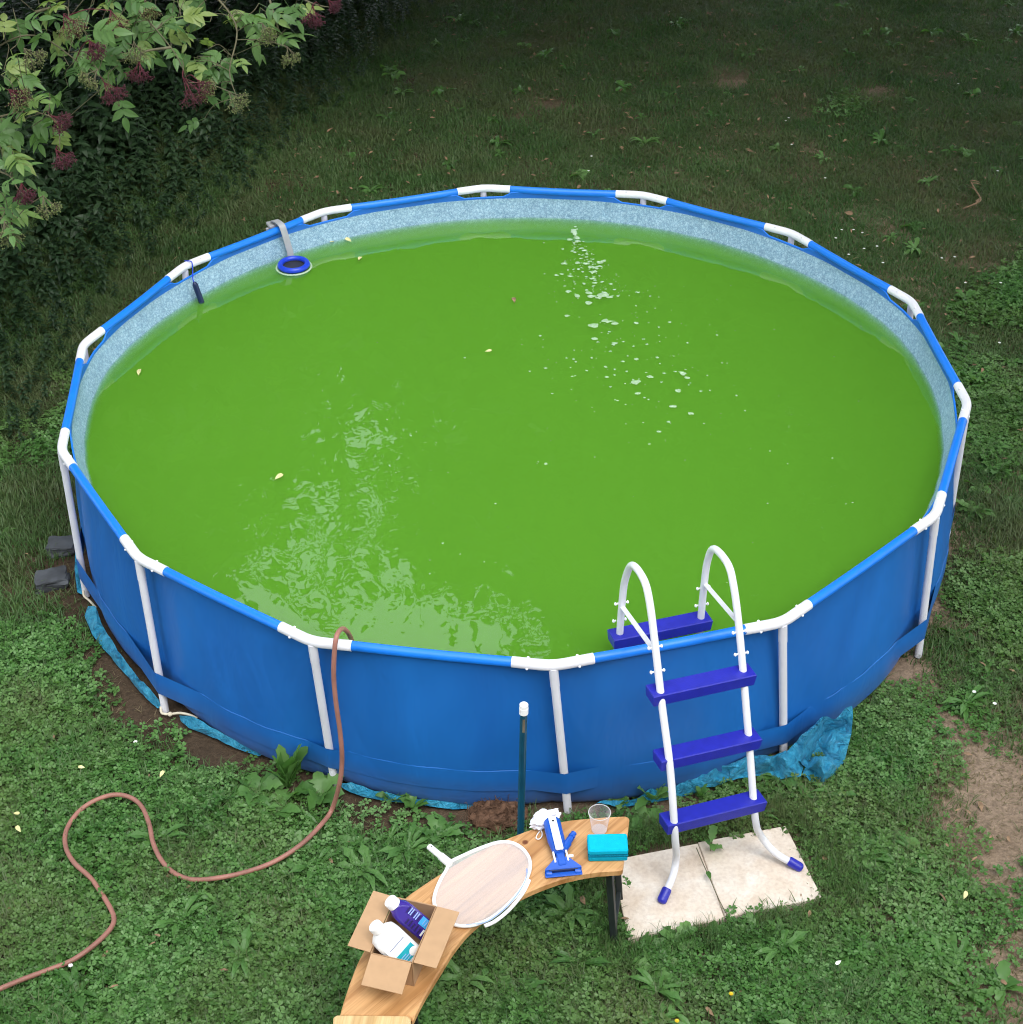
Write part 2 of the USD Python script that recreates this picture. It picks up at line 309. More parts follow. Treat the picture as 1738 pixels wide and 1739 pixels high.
M('paving', {'g': ('geometry', {}), 'n': ('noise_texture', {'scale': 6.0, 'detail': 6.0, 'roughness': 0.6, 'distortion': 0.6}), 'n2': ('noise_texture', {'scale': 70.0, 'detail': 4.0}),
    'r': ('rgb_ramp', {'ramp': [(0.25, (0.55, 0.43, 0.33)), (0.45, (0.66, 0.555, 0.46)), (0.7, (0.73, 0.655, 0.58))]}), 'gr': ('rgb_ramp', {'ramp': [(0.3, (0.90, 0.89, 0.88)), (0.6, (1.03, 1.05, 1.05))]}),
    'ml': ('mix_color', {'blend_type': 'multiply', 'fac': 1.0, 'use_clamp': False}), 'bp': ('bump', {'strength': 0.3, 'distance': 0.006}), 'p': ('principled_bsdf', {'roughness': 0.8, 'specular_ior_level': 0.25})},
  [('g.position', 'n.vector'), ('g.position', 'n2.vector'), ('n.fac', 'r.fac'), ('n2.fac', 'gr.fac'), ('r.color', 'ml.a'), ('gr.color', 'ml.b'), ('ml.result', 'p.base_color'), ('n2.fac', 'bp.height'), ('bp.normal', 'p.normal')])
def woodmat(name, dark, light, rot, bright=1.0):
    M(name, {'g': ('geometry', {}), 'mp': ('mapping', {'mapping_type': 'texture', 'rotation': (0, 0, rot), 'scale': (0.83, 0.040, 0.2)}), 'mp2': ('mapping', {'mapping_type': 'texture', 'rotation': (0, 0, rot), 'scale': (1.8, 0.055, 1.0)}),
        'n': ('noise_texture', {'scale': 2.2, 'detail': 6.0, 'roughness': 0.6, 'distortion': 1.2}), 'n2': ('noise_texture', {'scale': 1.0, 'detail': 1.0}),
        'r': ('rgb_ramp', {'ramp': [(0.3, dark), (0.52, light), (0.75, tuple(min(c * 1.18, 0.9) for c in light))]}),
        'pl': ('rgb_ramp', {'ramp': [(0.38, (0.70, 0.60, 0.48)), (0.5, (1.0, 1.0, 1.0)), (0.62, (1.12, 1.14, 1.16))]}), 'm1': ('mix_color', {'blend_type': 'multiply', 'fac': 0.8, 'use_clamp': False}),
        'kv': ('voronoi_texture', {'scale': 5.5, 'randomness': 1.0}), 'kr': ('rgb_ramp', {'ramp': [(0.0, (0.20, 0.10, 0.06)), (0.055, (0.35, 0.2, 0.13)), (0.085, (1.0, 1.0, 1.0))]}),
        'm2': ('mix_color', {'blend_type': 'multiply', 'fac': 1.0, 'use_clamp': False}), 'bp': ('bump', {'strength': 0.15, 'distance': 0.004}),
        'p': ('principled_bsdf', {'roughness': 0.5, 'specular_ior_level': 0.4})},
      [('g.position', 'mp.vector'), ('mp.vector', 'n.vector'), ('g.position', 'mp2.vector'), ('mp2.vector', 'n2.vector'), ('n.fac', 'r.fac'), ('n2.fac', 'pl.fac'), ('r.color', 'm1.a'), ('pl.color', 'm1.b'),
       ('g.position', 'kv.vector'), ('kv.distance', 'kr.fac'), ('m1.result', 'm2.a'), ('kr.color', 'm2.b'), ('m2.result', 'p.base_color'), ('n.fac', 'bp.height'), ('bp.normal', 'p.normal')])
woodmat('bench_wood', (0.36, 0.165, 0.055), (0.53, 0.290, 0.120), 0.82)
woodmat('bench_wood_pale', (0.50, 0.31, 0.12), (0.62, 0.43, 0.21), 1.45)

leafmat('clover_leaf', [(0.042, 0.122, 0.024), (0.066, 0.172, 0.036), (0.095, 0.222, 0.053), (0.155, 0.290, 0.100)], 0.3, 0.40, (0.115, 0.175, 0.052), 1.1)
leafmat('grass_blade', [(0.042, 0.098, 0.026), (0.058, 0.126, 0.034), (0.076, 0.150, 0.044), (0.120, 0.165, 0.072)], 0.3, 0.5, (0.115, 0.128, 0.058), 1.1)
leafmat('dry_blade', [(0.16, 0.13, 0.07), (0.22, 0.17, 0.10), (0.12, 0.11, 0.05)], 0.25, 0.7)
leafmat('weed_leaf', [(0.060, 0.150, 0.034), (0.090, 0.205, 0.050), (0.130, 0.255, 0.075)], 0.3, 0.42)
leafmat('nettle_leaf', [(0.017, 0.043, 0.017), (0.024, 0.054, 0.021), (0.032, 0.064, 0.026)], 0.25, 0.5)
leafmat('elder_leaf', [(0.075, 0.155, 0.050), (0.100, 0.195, 0.065), (0.125, 0.230, 0.078), (0.14, 0.25, 0.08), (0.24, 0.31, 0.10)], 0.35, 0.42)
leafmat('tree_leaf', [(0.030, 0.065, 0.018), (0.042, 0.085, 0.022), (0.055, 0.10, 0.028)], 0.25, 0.5)

# ------------------------------------------------------------------ pool geometry
RIM_Z, WATER_Z = 0.842, 0.685
JPX = [(821, 319), (1093, 331), (1345, 396), (1549, 512), (1644, 685), (1590, 875), (1330, 1057), (940, 1131), (530, 1090), (235, 948), (104, 765), (141, 586), (313, 452), (550, 359)]
JT = np.array([at(x, y, RIM_Z) for x, y in JPX])                 # clockwise from the back
FOOT = JT * [1.003, 1.003, 0]
for i, p in {10: (147, 1012), 9: (281, 1207), 8: (569, 1331), 7: (965, 1377), 5: (1560, 1114), 6: (1331, 1287)}.items():
    FOOT[i] = at(*p, 0.0)
NJ = 14
_ang = np.unwrap(np.arctan2(JT[:, 1], JT[:, 0])); _rad = np.hypot(JT[:, 0], JT[:, 1])
def joint_radius(th):                                             # smooth radius through the joints
    a = np.r_[_ang + 2 * np.pi, _ang, _ang - 2 * np.pi]; r = np.r_[_rad, _rad, _rad]; o = np.argsort(a)
    return np.interp(th, a[o], r[o])
SUB = 40
def wall_rows(inner):
    """Rows of the pool wall from the bottom to the rail, as (rows, columns, 3)."""
    cols = []
    for i in range(NJ):
        a, b = JT[i], JT[(i + 1) % NJ]; L = np.linalg.norm(b - a)
        for k in range(SUB):
            t = k / SUB; p = a + (b - a) * t; d = min(t, 1 - t) * L; tm = abs(t - 0.5) * 2
            th = math.atan2(p[1], p[0]); e = np.array([math.cos(th), math.sin(th), 0])
            th_n = th if th > -np.pi else th + 2 * np.pi
            # unwrap into the joints' range
            thu = th
            while thu > _ang[0] + 0.01: thu -= 2 * np.pi
            while thu < _ang[0] - 2 * np.pi: thu += 2 * np.pi
            rj = joint_radius(thu); rp = min(np.hypot(p[0], p[1]), rj - 0.050)
            rc = rj * 0.951
            s = np.clip((d - 0.125) / 0.055, 0, 1); s = s * s * (3 - 2 * s)
            ztop = 0.800 + (0.826 - 0.800) * s + 0.002 * math.sin(9 * th)
            bul = 0.055 * (1 - tm ** 2.5) + 0.040
            zs = np.r_[0.0, 0.015, 0.04, 0.08, np.linspace(0.13, 0.72, 12), np.linspace(0.74, 1.0, 6) * 0 + np.linspace(0.74, ztop, 6)]
            col = []
            for z in zs:
                w = np.clip((z - 0.62) / 0.2, 0, 1); w = w * w * (3 - 2 * w)
                q = np.clip(z / 0.62, 0, 1)
                r = rc + bul * math.sin(math.pi * q ** 0.75) ** 0.9 if z < 0.62 else rc
                if z < 0.08: r = r - 0.045 * (1 - z / 0.08) ** 2
                r = r * (1 - w) + rp * w
                r += 0.004 * math.sin(th * 61 + 3 * math.sin(5 * z + th * 7)) * math.sin(math.pi * min(z / 0.8, 1)) * (0.4 + 0.6 * math.sin(th * 5) ** 2)
                if inner: r -= 0.006
                else:
                    lo = rj * (0.9835 + 0.012 * (1 - tm ** 2.5)) - (0.035 * (1 - z / 0.07) ** 2 if z < 0.07 else 0)
                    f_ = np.clip((ztop - z) / 0.55, 0, 1); f_ = f_ * f_ * (3 - 2 * f_)
                    r = min(rp, rj - 0.043) * (1 - f_) + lo * f_ + 0.0035 * math.sin(th * 61 + 3 * math.sin(5 * z + th * 7)) * math.sin(math.pi * min(z / 0.8, 1)) * (0.4 + 0.6 * math.sin(th * 5) ** 2)
                col.append(e * r + [0, 0, z])
            cols.append(col)
    return np.array(cols).transpose(1, 0, 2)
def grid_mesh(R, close=True, flip=False):
    n, m = R.shape[:2]; v = R.reshape(-1, 3); f = []
    for i in range(n - 1):
        for k in range(m if close else m - 1):
            l = (k + 1) % m
            q = [i * m + k, i * m + l, (i + 1) * m + l, (i + 1) * m + k]
            if flip: q = q[::-1]
            f += [[q[0], q[1], q[2]], [q[0], q[2], q[3]]]
    return v, np.array(f)
OUT, INN = wall_rows(False), wall_rows(True)
pool = thing('swimming_pool', 'large round above-ground frame pool with blue sheet walls, white corner pieces and green water', 'pool')
obj('outer_wall', grid_mesh(OUT, flip=True), 'pool_sheet', pool, smooth=True)
obj('inner_liner', grid_mesh(INN), 'pool_liner', pool, smooth=True, label='pale pebble-printed inner liner strip above the water')
hem = np.stack([OUT[-1], INN[-1]], 0)
obj('wall_hem', cat(grid_mesh(np.stack([OUT[-1] , OUT[-1] * [1, 1, 0] + [0, 0, 0] + (OUT[-1] + [0, 0, 0.004]) * [0, 0, 1], INN[-1] + [0, 0, 0.004], INN[-1]], 0), flip=True)), 'rail_blue', pool, smooth=True)
ELB = 0.17
for i in range(NJ):
    a, b, c = JT[i - 1], JT[i], JT[(i + 1) % NJ]
    u1, u2 = unit(a - b), unit(c - b)
    path = [b + u1 * ELB, b + u1 * 0.11, b + u1 * 0.062]
    for t in np.linspace(0.1, 0.9, 7):                              # rounded bend
        path.append((1 - t) ** 2 * (b + u1 * 0.055) + 2 * t * (1 - t) * b + t * t * (b + u2 * 0.055))
    path += [b + u2 * 0.062, b + u2 * 0.11, b + u2 * ELB]
    path = np.array(path)
    body = tube(path, 0.0235, 20)
    collars, pins = [], []
    for uu in (u1, u2):
        c0 = b + uu * 0.105
        side = unit(np.cross(uu, [0, 0, 1])) * (1 if np.dot(np.cross(uu, [0, 0, 1]), b) > 0 else -1)
        for dirn in ((side * -0.55 + np.array([0, 0, 0.83])), side * 0.9 + np.array([0, 0, -0.45])):
            pins.append(ball(c0 + unit(dirn) * 0.0240, 0.0062, 1))
    e = obj('corner_piece', cat(body, *collars), 'white_pipe', pool, smooth=40)
    for p in pins: obj('snap_pin', p, 'white_pipe', e, smooth=True)
    obj('rail_sleeve', tube(np.linspace(b + u2 * (ELB - 0.004), c - u2 * (ELB - 0.004), 6) + np.array([0, 0, 1.0]) * (-0.004 * np.sin(np.linspace(0, np.pi, 6)))[:, None], 0.0212, 20), 'rail_blue', pool, smooth=True)
    top = b + [0, 0, -0.010]; ft = FOOT[i]
    lg = [top, top + (ft - top) * 0.03, top + (ft - top) * 0.12, top + (ft - top) * 0.125, top + (ft - top) * 0.5, ft + [0, 0, 0.0]]
    obj('leg', tube(lg, [0.0195, 0.0195, 0.0195, 0.0180, 0.0180, 0.0180], 16), 'white_leg', pool, smooth=40)
# restraining belt round the legs
cols = []
for i in range(NJ):
    a0, b0 = JT[i], JT[(i + 1) % NJ]
    for k in range(SUB):
        t = k / SUB; col = []
        for z in (0.118, 0.121, 0.235, 0.238):
            pa = FOOT[i] + (JT[i] - FOOT[i]) * z / RIM_Z; pb = FOOT[(i + 1) % NJ] + (JT[(i + 1) % NJ] - FOOT[(i + 1) % NJ]) * z / RIM_Z
            p = pa + (pb - pa) * t; e = unit([p[0], p[1], 0])
            rr = np.hypot(p[0], p[1]) + 0.0200
            w = OUT[:, i * SUB + k]; rw = np.interp(z, w[:, 2], np.hypot(w[:, 0], w[:, 1])) + (0.0045 if z in (0.121, 0.235) else 0.0)
            soft = 0.012 * np.log(np.exp((rr - 0.004 * (z in (0.118, 0.238))) / 0.012) + np.exp(rw / 0.012))
            col.append(e * max(rr, rw) + [0, 0, z + 0.006 * math.sin(3 * p[0] + 2 * p[1]) + 0.004 * (t - .5) * math.sin(i * 2.3)])
        cols.append(col)
B = np.array(cols).transpose(1, 0, 2)
obj('belt', grid_mesh(B, flip=True), 'pool_sheet', pool, smooth=True)
# belt's lapped end in front, a small flap proud of the belt
p0, p1 = at_plane(700, 1268, (0, -2.30, 0), (0, 1, 0)), at_plane(748, 1280, (0, -2.30, 0), (0, 1, 0))
# ties of white cord near two feet
def cord(pxs, z, r=0.006): return tube(spline([at(x, y, zz) for (x, y), zz in zip(pxs, z)], 6), r, 8)
obj('cord', cord([(141, 1003), (143, 1012), (152, 1020), (163, 1032)], [0.05, 0.03, 0.02, 0.03]), 'cord_white', pool, smooth=True)
obj('cord', cat(cord([(273, 1200), (275, 1211), (288, 1213), (305, 1211), (322, 1214), (335, 1220)], [0.03, 0.012, 0.015, 0.03, 0.04, 0.03]), ball(at(289, 1213, 0.02), 0.012, 1)), 'cord_white', pool, smooth=True)

# water: a disc that meets the liner
k = int(np.argmin(abs(INN[:, 0, 2] - WATER_Z)))
wl = []
for c in range(INN.shape[1]):
    col = INN[:, c]; wl.append([np.interp(WATER_Z, col[:, 2], col[:, 0]), np.interp(WATER_Z, col[:, 2], col[:, 1]), WATER_Z])
wl = np.array(wl) * [1.001, 1.001, 1]
wl = wl * [.999, .999, 1]
rings = [wl * [s, s, 1] for s in np.linspace(0.04, 1, 20)]
n = len(wl)
def at_level(z_):
    return np.array([[np.interp(z_, c_[:, 2], c_[:, 0]), np.interp(z_, c_[:, 2], c_[:, 1]), z_] for c_ in INN.transpose(1, 0, 2)]) * [.998, .998, 1]
rings += [at_level(z_) for z_ in (.60, .45, .30, .15, .06)]
rings += [at_level(.06) * [s, s, .5] for s in (.98, .04)]
wv, wf = grid_mesh(np.array(rings)[::-1])
wv = np.vstack([wv, [[0, 0, WATER_Z], [0, 0, .03]]]); last = (len(rings) - 1) * n
wf = np.vstack([wf, [[len(wv) - 2, last + q, last + (q + 1) % n] for q in range(n)], [[len(wv) - 1, (q + 1) % n, q] for q in range(n)]])
wm = trimesh.Trimesh(wv, wf, process=False)
if wm.volume < 0: wf = wf[:, ::-1]
tag(obj('water', (wv, wf), 'water', smooth=30), 'murky bright green algae water filling the round pool', 'water', kind='structure')
tag(obj('pool_floor', (np.c_[wl[:, :2], np.full(n, 0.02)], np.array([[0, i, i + 1] for i in range(1, n - 1)])), 'pool_liner', pool, smooth=False))

# foam blown in by the inlet at the far wall, and bubbles drifting towards the ladder
fr = np.random.default_rng(3)
def bub(px, py, r):
    c = at(px, py, WATER_Z + 0.0015); k = 9; a = np.arange(k) * 2 * np.pi / k; q = r * (1 + 0.25 * fr.normal(size=k))
    v = np.vstack([c + np.c_[q * np.cos(a) * 1.2, q * np.sin(a), np.zeros(k)], c + [0, 0, min(0.35 * r, 0.004)]])
    return v, np.array([[k, i, (i + 1) % k] for i in range(k)])
foam = []
for x, y, r in [(1030, 545, 14), (1003, 503, 10), (1000, 497, 8), (1025, 500, 15), (1037, 504, 10), (1008, 553, 12), (1011, 480, 7), (1006, 462, 8), (1007, 473, 7), (965, 495, 8), (980, 502, 9), (1010, 575, 8),
                (1043, 584, 8), (1079, 648, 11), (1104, 640, 7), (1160, 634, 8), (1168, 641, 7), (1152, 663, 9), (1145, 690, 6), (1173, 702, 6), (1083, 668, 6), (1030, 640, 5), (1081, 610, 6), (1044, 549, 9),
                (1080, 548, 7), (1138, 547, 5), (945, 467, 6), (955, 465, 5), (963, 536, 6), (1141, 690, 5), (1000, 514, 9), (1017, 505, 8), (1158, 632, 6), (1095, 675, 4), (1120, 733, 5), (1103, 754, 3)]:
    foam.append(bub(x, y, r * 0.0019))
for _ in range(230):
    t = fr.random() ** 0.8; x = 972 + (t - 0.1) * 50 * fr.normal() * 0.9 + 45 * t; y = 384 + 120 * t; foam.append(bub(x, y, (0.003 + 0.013 * fr.random() ** 3) * (0.7 if t > 0.6 else 1)))
for _ in range(150):
    x, y = fr.normal(1075, 85), fr.normal(600, 70); foam.append(bub(x, y, 0.002 + 0.006 * fr.random() ** 2))
for _ in range(60): foam.append(bub(fr.uniform(640, 1500), fr.uniform(480, 1000), 0.0015 + 0.003 * fr.random()))
foam = [f_ for f_ in foam if np.hypot(*f_[0][-1][:2]) < 2.08]
tag(obj('foam', cat(*foam), 'foam', smooth=False), 'white foam and bubbles drifting on the green water from the inlet', 'foam', kind='stuff')

# ------------------------------------------------------------------ ground with bare patches
BARE = [(1700, 1290, .30), (1735, 1390, .28), (1690, 1340, .24), (1640, 1400, .16), (1620, 1330, .12), (1720, 1600, .22), (1665, 1625, .14), (1710, 1700, .22), (1600, 1470, .09), (1730, 1490, .22), (1610, 1220, .10), (1545, 1150, .14), (1640, 1050, .10),
        (95, 1010, .16), (170, 1120, .12), (215, 1175, .12), (260, 1215, .10), (345, 1275, .12), (420, 1297, .10), (640, 1372, .10), (705, 1385, .10), (840, 1395, .16), (130, 950, .12), (120, 880, .10),
        (680, 140, .16), (700, 270, .16), (1500, 155, .22), (1280, 1200, .02), (300, 1400, .05), (205, 1320, .06), (1390, 260, .18), (1650, 440, .14), (1250, 140, .25), (1350, 60, .25), (950, 180, .3), (1620, 450, .14)]
BC = np.array([at(x, y)[:2] for x, y, _ in [(x_ + 14 * (x_ > 1580 and y_ > 1180), y_, 0) for x_, y_, _ in BARE]]); BR = np.array([r * (.85 if x > 1580 and y > 1180 else .7 if x > 1500 and y > 1000 else .6 if y < 500 and x > 600 else 1.45 if y > 900 and x < 900 else 1) for x, y, r in BARE])
def bare(x, y):
    x, y = np.asarray(x, float), np.asarray(y, float)
    d = np.hypot(x[..., None] - BC[:, 0], y[..., None] - BC[:, 1]) / BR
    v = np.exp(-(d ** 2)).sum(-1)
    rr = np.hypot(x, y)
    v = np.maximum(v * 1.1, np.clip((np.where(x > .8, 2.37, 2.48) - rr) / 0.09, 0, 1) * .9)
    return np.clip(v * (fbm2(x, y, 7.0, 5) * 3.4 - .75), 0, 1)
def ground_z(x, y):
    x, y = np.asarray(x, float), np.asarray(y, float)
    near = np.clip((np.hypot(x, y) - 2.3) / 0.5, 0, 1)
    return -0.012 + near * (0.05 * (fbm2(x, y, 0.5, 2) - 0.5) + 0.018 * (fbm2(x, y, 4, 3) - 0.5)) * np.where(np.hypot(x - 0.8, y + 2.65) < 0.8, 0.2, 1)
gx = np.r_[np.linspace(-60, -7, 14)[:-1], np.linspace(-7, 7, 150), np.linspace(7, 60, 14)[1:]]
gy = np.r_[np.linspace(-40, -4.5, 10)[:-1], np.linspace(-4.5, 10, 150), np.linspace(10, 70, 14)[1:]]
X, Y = np.meshgrid(gx, gy)
G = np.stack([X, Y, ground_z(X, Y)], -1)
tag(obj('ground', grid_mesh(G, close=False), 'soil', smooth=True), 'bare brown garden soil between and under the grass', 'ground', kind='structure')

# ------------------------------------------------------------------ lawn
def leaf_shape(o, d, n, L, W, fold=0.25, droop=0.2, seg=3):
    """A pointed leaf from o along d, its face along n."""
    d = unit(d); n = unit(np.asarray(n) - d * np.dot(n, d)); s = np.cross(d, n); v, f = [], []
    for i in range(seg + 1):
        t = i / seg; w = W / 2 * (math.sin(math.pi * min(1, 0.12 + 0.88 * t) ** 0.8) if i < seg else 0.02)
        c = o + d * L * t - n * droop * L * t * t
        v += [c - s * w + n * w * fold, c, c + s * w + n * w * fold]
    for i in range(seg):
        a = 3 * i
        f += [[a, a + 1, a + 4], [a, a + 4, a + 3], [a + 1, a + 2, a + 5], [a + 1, a + 5, a + 4]]
    return np.array(v), np.array(f)
def trefoil(c, r, tilt, rot):
    n = unit([tilt[0], tilt[1], 1.0]); X_, Y_, _ = axes(n, (0.3, 1, 0.2)); v, f = [], []
    for k in range(3):
        a = rot + k * 2.094; d = X_ * math.cos(a) + Y_ * math.sin(a); s = np.cross(n, d); b = len(v)
        v += [c, c + d * r * .5 + s * r * .42 + n * r * .12, c + d * r * .95 + s * r * .3 + n * r * .1, c + d * r * .86 - n * r * .02, c + d * r * .95 - s * r * .3 + n * r * .1, c + d * r * .5 - s * r * .42 + n * r * .12]
        f += [[b, b + 1, b + 2], [b, b + 2, b + 3], [b, b + 3, b + 4], [b, b + 4, b + 5]]
    return np.array(v), np.array(f)
def blade(c, h, w, lean, az):
    d = np.array([math.cos(az), math.sin(az), 0]); s = np.array([-d[1], d[0], 0]) * w; v = []
    for t, ww in ((0, 1), (.45, .85), (.8, .55)): p = c + d * lean * h * t * t + [0, 0, h * t * (1 - .25 * lean * t)]; v += [p - s * ww, p + s * ww]
    v.append(c + d * lean * h + [0, 0, h * (1 - .3 * lean)])
    return np.array(v), np.array([[0, 1, 3], [0, 3, 2], [2, 3, 5], [2, 5, 4], [4, 5, 6]])
def clover_patch(seed, n=85, R=.17, h=(.025, .07), rr=(.011, .0225)):
    g = np.random.default_rng(seed); out = []
    for _ in range(n):
        a, q = g.uniform(0, 6.28), R * math.sqrt(g.random())
        out.append(trefoil(np.array([q * math.cos(a), q * math.sin(a), g.uniform(*h) * (1 - .5 * q / R)]), g.uniform(*rr), g.normal(0, .35, 2), g.uniform(0, 6.28)))
    return cat(*out)
def grass_patch(seed, n=190, R=.17, h=(.035, .10), w=.0021, lean=1.0):
    g = np.random.default_rng(seed); out = []
    for _ in range(n):
        a, q = g.uniform(0, 6.28), R * math.sqrt(g.random())
        out.append(blade(np.array([q * math.cos(a), q * math.sin(a), -.005]), g.uniform(*h), w * g.uniform(.7, 1.5), g.uniform(.2, lean), g.uniform(0, 6.28)))
    return cat(*out)
def wavy_leaf(o, az, up, L, W, g_, seg=9):
    """A weed's leaf: it rises from the crown, arches over and has a wavy, lobed edge."""
    h = np.array([math.cos(az), math.sin(az), 0]); s = np.array([-h[1], h[0], 0]); el = math.atan(up); v, f = [], []; c = np.array(o, float)
    bend = g_.uniform(.5, 1.5) * (1.0 if up < 1.2 else .55 if up < 2 else .3); tw = g_.normal(0, .5); lob = g_.uniform(.1, .45); ph = g_.uniform(0, 6)
    for i in range(seg + 1):
        t = i / seg; e = el - bend * t * t; d = h * math.cos(e) + np.array([0, 0, math.sin(e)]); n = np.cross(d, s) * -1
        n = -n if n[2] < 0 else n
        if i: c = c + d * L / seg
        ss = s * math.cos(tw * t) + n * math.sin(tw * t)
        w = W / 2 * (max(.12, math.sin(math.pi * min(1, .05 + .93 * t ** 1.25)) ** .7) if i < seg else .05) * (1 + lob * math.sin(i * 2.6 + ph) * (.3 < t + .2 < 1.1)); cup = w * g_.uniform(.15, .5)
        v += [c - ss * w + n * cup, c, c + ss * w * g_.uniform(.85, 1.15) + n * cup * g_.uniform(.5, 1.2)]
    for i in range(seg):
        a = 3 * i; f += [[a, a + 1, a + 4], [a, a + 4, a + 3], [a + 1, a + 2, a + 5], [a + 1, a + 5, a + 4]]
    return np.array(v), np.array(f)
def rosette(seed, n=9, L=(.05, .11), W=.028, up=.45):
    g = np.random.default_rng(seed)
    return cat(*[wavy_leaf(np.array([0, 0, .005]), k * 2.4 + g.normal(0, .4), up * g.uniform(.4, 1.8), g.uniform(*L), W * g.uniform(.7, 1.25), g, 6) for k in range(n)])
def instancer(name, protos, mats, pos, yaw, scale, idx, tilt=None):
    """protos: meshes; one PointInstancer at top level."""
    path = '/World/' + numbered('/World', name) if name.count('/') == 0 else name
    pi = UsdGeom.PointInstancer.Define(stage, path)
    rel = pi.CreatePrototypesRel()
    for k, (m, mt) in enumerate(zip(protos, mats)):
        pp = f'{path}/prototype_{k:03d}'
        usdkit.mesh(stage, pp, m, '/World/Looks/' + mt, smooth=False)
        rel.AddTarget(pp)
    pos = np.asarray(pos, np.float32)
    pi.CreatePositionsAttr(Vt.Vec3fArray.FromNumpy(pos))
    pi.CreateProtoIndicesAttr(Vt.IntArray.FromNumpy(np.asarray(idx, np.int32)))
    pi.CreateScalesAttr(Vt.Vec3fArray.FromNumpy(np.asarray(scale, np.float32)))
    tl = np.zeros((len(pos), 2)) if tilt is None else tilt
    Q = []
    for y_, (tx, ty) in zip(yaw, tl):
        q = Gf.Rotation(Gf.Vec3d(0, 0, 1), math.degrees(y_)) * Gf.Rotation(Gf.Vec3d(1, 0, 0), math.degrees(tx)) * Gf.Rotation(Gf.Vec3d(0, 1, 0), math.degrees(ty))
        Q.append(Gf.Quath(q.GetQuat()))
    pi.CreateOrientationsAttr(Vt.QuathArray(Q))
    return pi
def visible_xy(step, jit, seed, zmax=0.1):
    g = np.random.default_rng(seed)
    xs, ys = np.meshgrid(np.arange(-7.6, 7.6, step), np.arange(-4.4, 9.6, step))
    p = np.c_[xs.ravel(), ys.ravel()] + g.uniform(-jit, jit, (xs.size, 2))
    q = np.c_[p, np.zeros(len(p))] - CAM; z = q @ CF
    u, v = 869 + FPX * (q @ CR) / z, 869.5 - FPX * (q @ CU) / z
    k = (u > -620) & (u < 2360) & (v > -190) & (v < 2150) & (np.hypot(*p.T) > 2.33)
    return p[k], u[k], v[k], g
SLAB_C = [np.array([at(x, y, .02)[:2] for x, y in ((1186, 1430), (1335, 1402), (1397, 1524), (1232, 1558))])]
_e = SLAB_C[0][0] - SLAB_C[0][1]; _e2 = SLAB_C[0][3] - SLAB_C[0][2]
SLAB_C.append(np.array([SLAB_C[0][0] + _e * 1.0 + [.01, -.006], SLAB_C[0][0] + [-.0015, -.006], SLAB_C[0][3] + [-.0015, -.005], SLAB_C[0][3] + _e2 * 1.0 + [.01, -.005]]))
SLABS = [sg.Polygon(s).buffer(0.10) for s in SLAB_C]
def off_slab(p): return np.array([not any(s.contains(sg.Point(q)) for s in SLABS) for q in p])
# where undergrowth stands instead of lawn (left and far left)
EDGE = np.array([at(x, y, .15)[:2] for x, y in ((780, -60), (690, 40), (560, 170), (450, 275), (350, 345), (255, 430), (140, 545), (95, 640), (60, 720), (-40, 770), (-160, 790))])
UND = sg.Polygon(np.vstack([EDGE, [[-9, EDGE[-1][1]], [-9, 11], [-1.0, 11]]]).tolist()).buffer(0)
def in_und(p): return np.array([UND.contains(sg.Point(q)) for q in p])

p, u, v, g = visible_xy(.105, .05, 11); pall, ball_ = p, bare(p[:, 0], p[:, 1])
b = bare(p[:, 0], p[:, 1]); ok = off_slab(p) & (g.random(len(p)) > b * 1.05)
p, u, v, b = p[ok], u[ok], v[ok], b[ok]
clov = fbm2(p[:, 0], p[:, 1], 1.1, 21) + 0.25 * ((p[:, 0] < .4) & (p[:, 1] < -1)) - 0.10 * (p[:, 1] > 3) - .05 * (p[:, 1] > 1) - .12 * ((p[:, 1] > 1.5) & (p[:, 0] < 1.2)) - 0.04 * (p[:, 0] > 1.6)
cl = clov > 0.47
q = p[cl]
tag(instancer('clover', [clover_patch(s) for s in range(4)], ['clover_leaf'] * 4, np.c_[q, ground_z(q[:, 0], q[:, 1])], g.uniform(0, 6.28, len(q)),
              np.c_[np.ones((len(q), 2)), g.uniform(.7, 1.3, len(q))] * g.uniform(.85, 1.15, (len(q), 1)), g.integers(0, 4, len(q))),
    'dense dark green clover covering the lawn round the pool', 'clover', kind='stuff')
dens = np.where(cl, .6, 1.0); k = g.random(len(p)) < dens; q, bb = p[k], b[k]
idx = np.where(g.random(len(q)) < .10 + .7 * bb + .10 * (q[:, 1] > 2), 3, g.integers(0, 3, len(q))); idx = np.where((q[:, 1] > .5) & (idx == 0), 2, idx)
tag(instancer('grass', [grass_patch(40), grass_patch(41, 170, .17, (.03, .085), .0028), grass_patch(42, 170, .17, (.025, .07), .0024, 1.4), grass_patch(43, 90, .15, (.012, .04), .0015, 2.2)],
              ['grass_blade', 'grass_blade', 'grass_blade', 'dry_blade'], np.c_[q, ground_z(q[:, 0], q[:, 1])], g.uniform(0, 6.28, len(q)),
              np.c_[np.ones((len(q), 2)), g.uniform(.7, 1.25, len(q)) * np.where(q[:, 1] > .5, .75, 1.0)], idx), 'short uneven green grass with dry blades on the lawn', 'grass', kind='stuff')
ge_ = np.random.default_rng(55); E_ = []
SU = sg.MultiPolygon([sg.Polygon(s) for s in SLAB_C]).buffer(.01)
while len(E_) < 260:
    c_ = np.array([ge_.uniform(-.1, 1.5), ge_.uniform(-3.2, -2.1)]); dd_ = SU.distance(sg.Point(c_))
    if .035 < dd_ < .13: E_.append(c_)
E_ = np.array(E_)
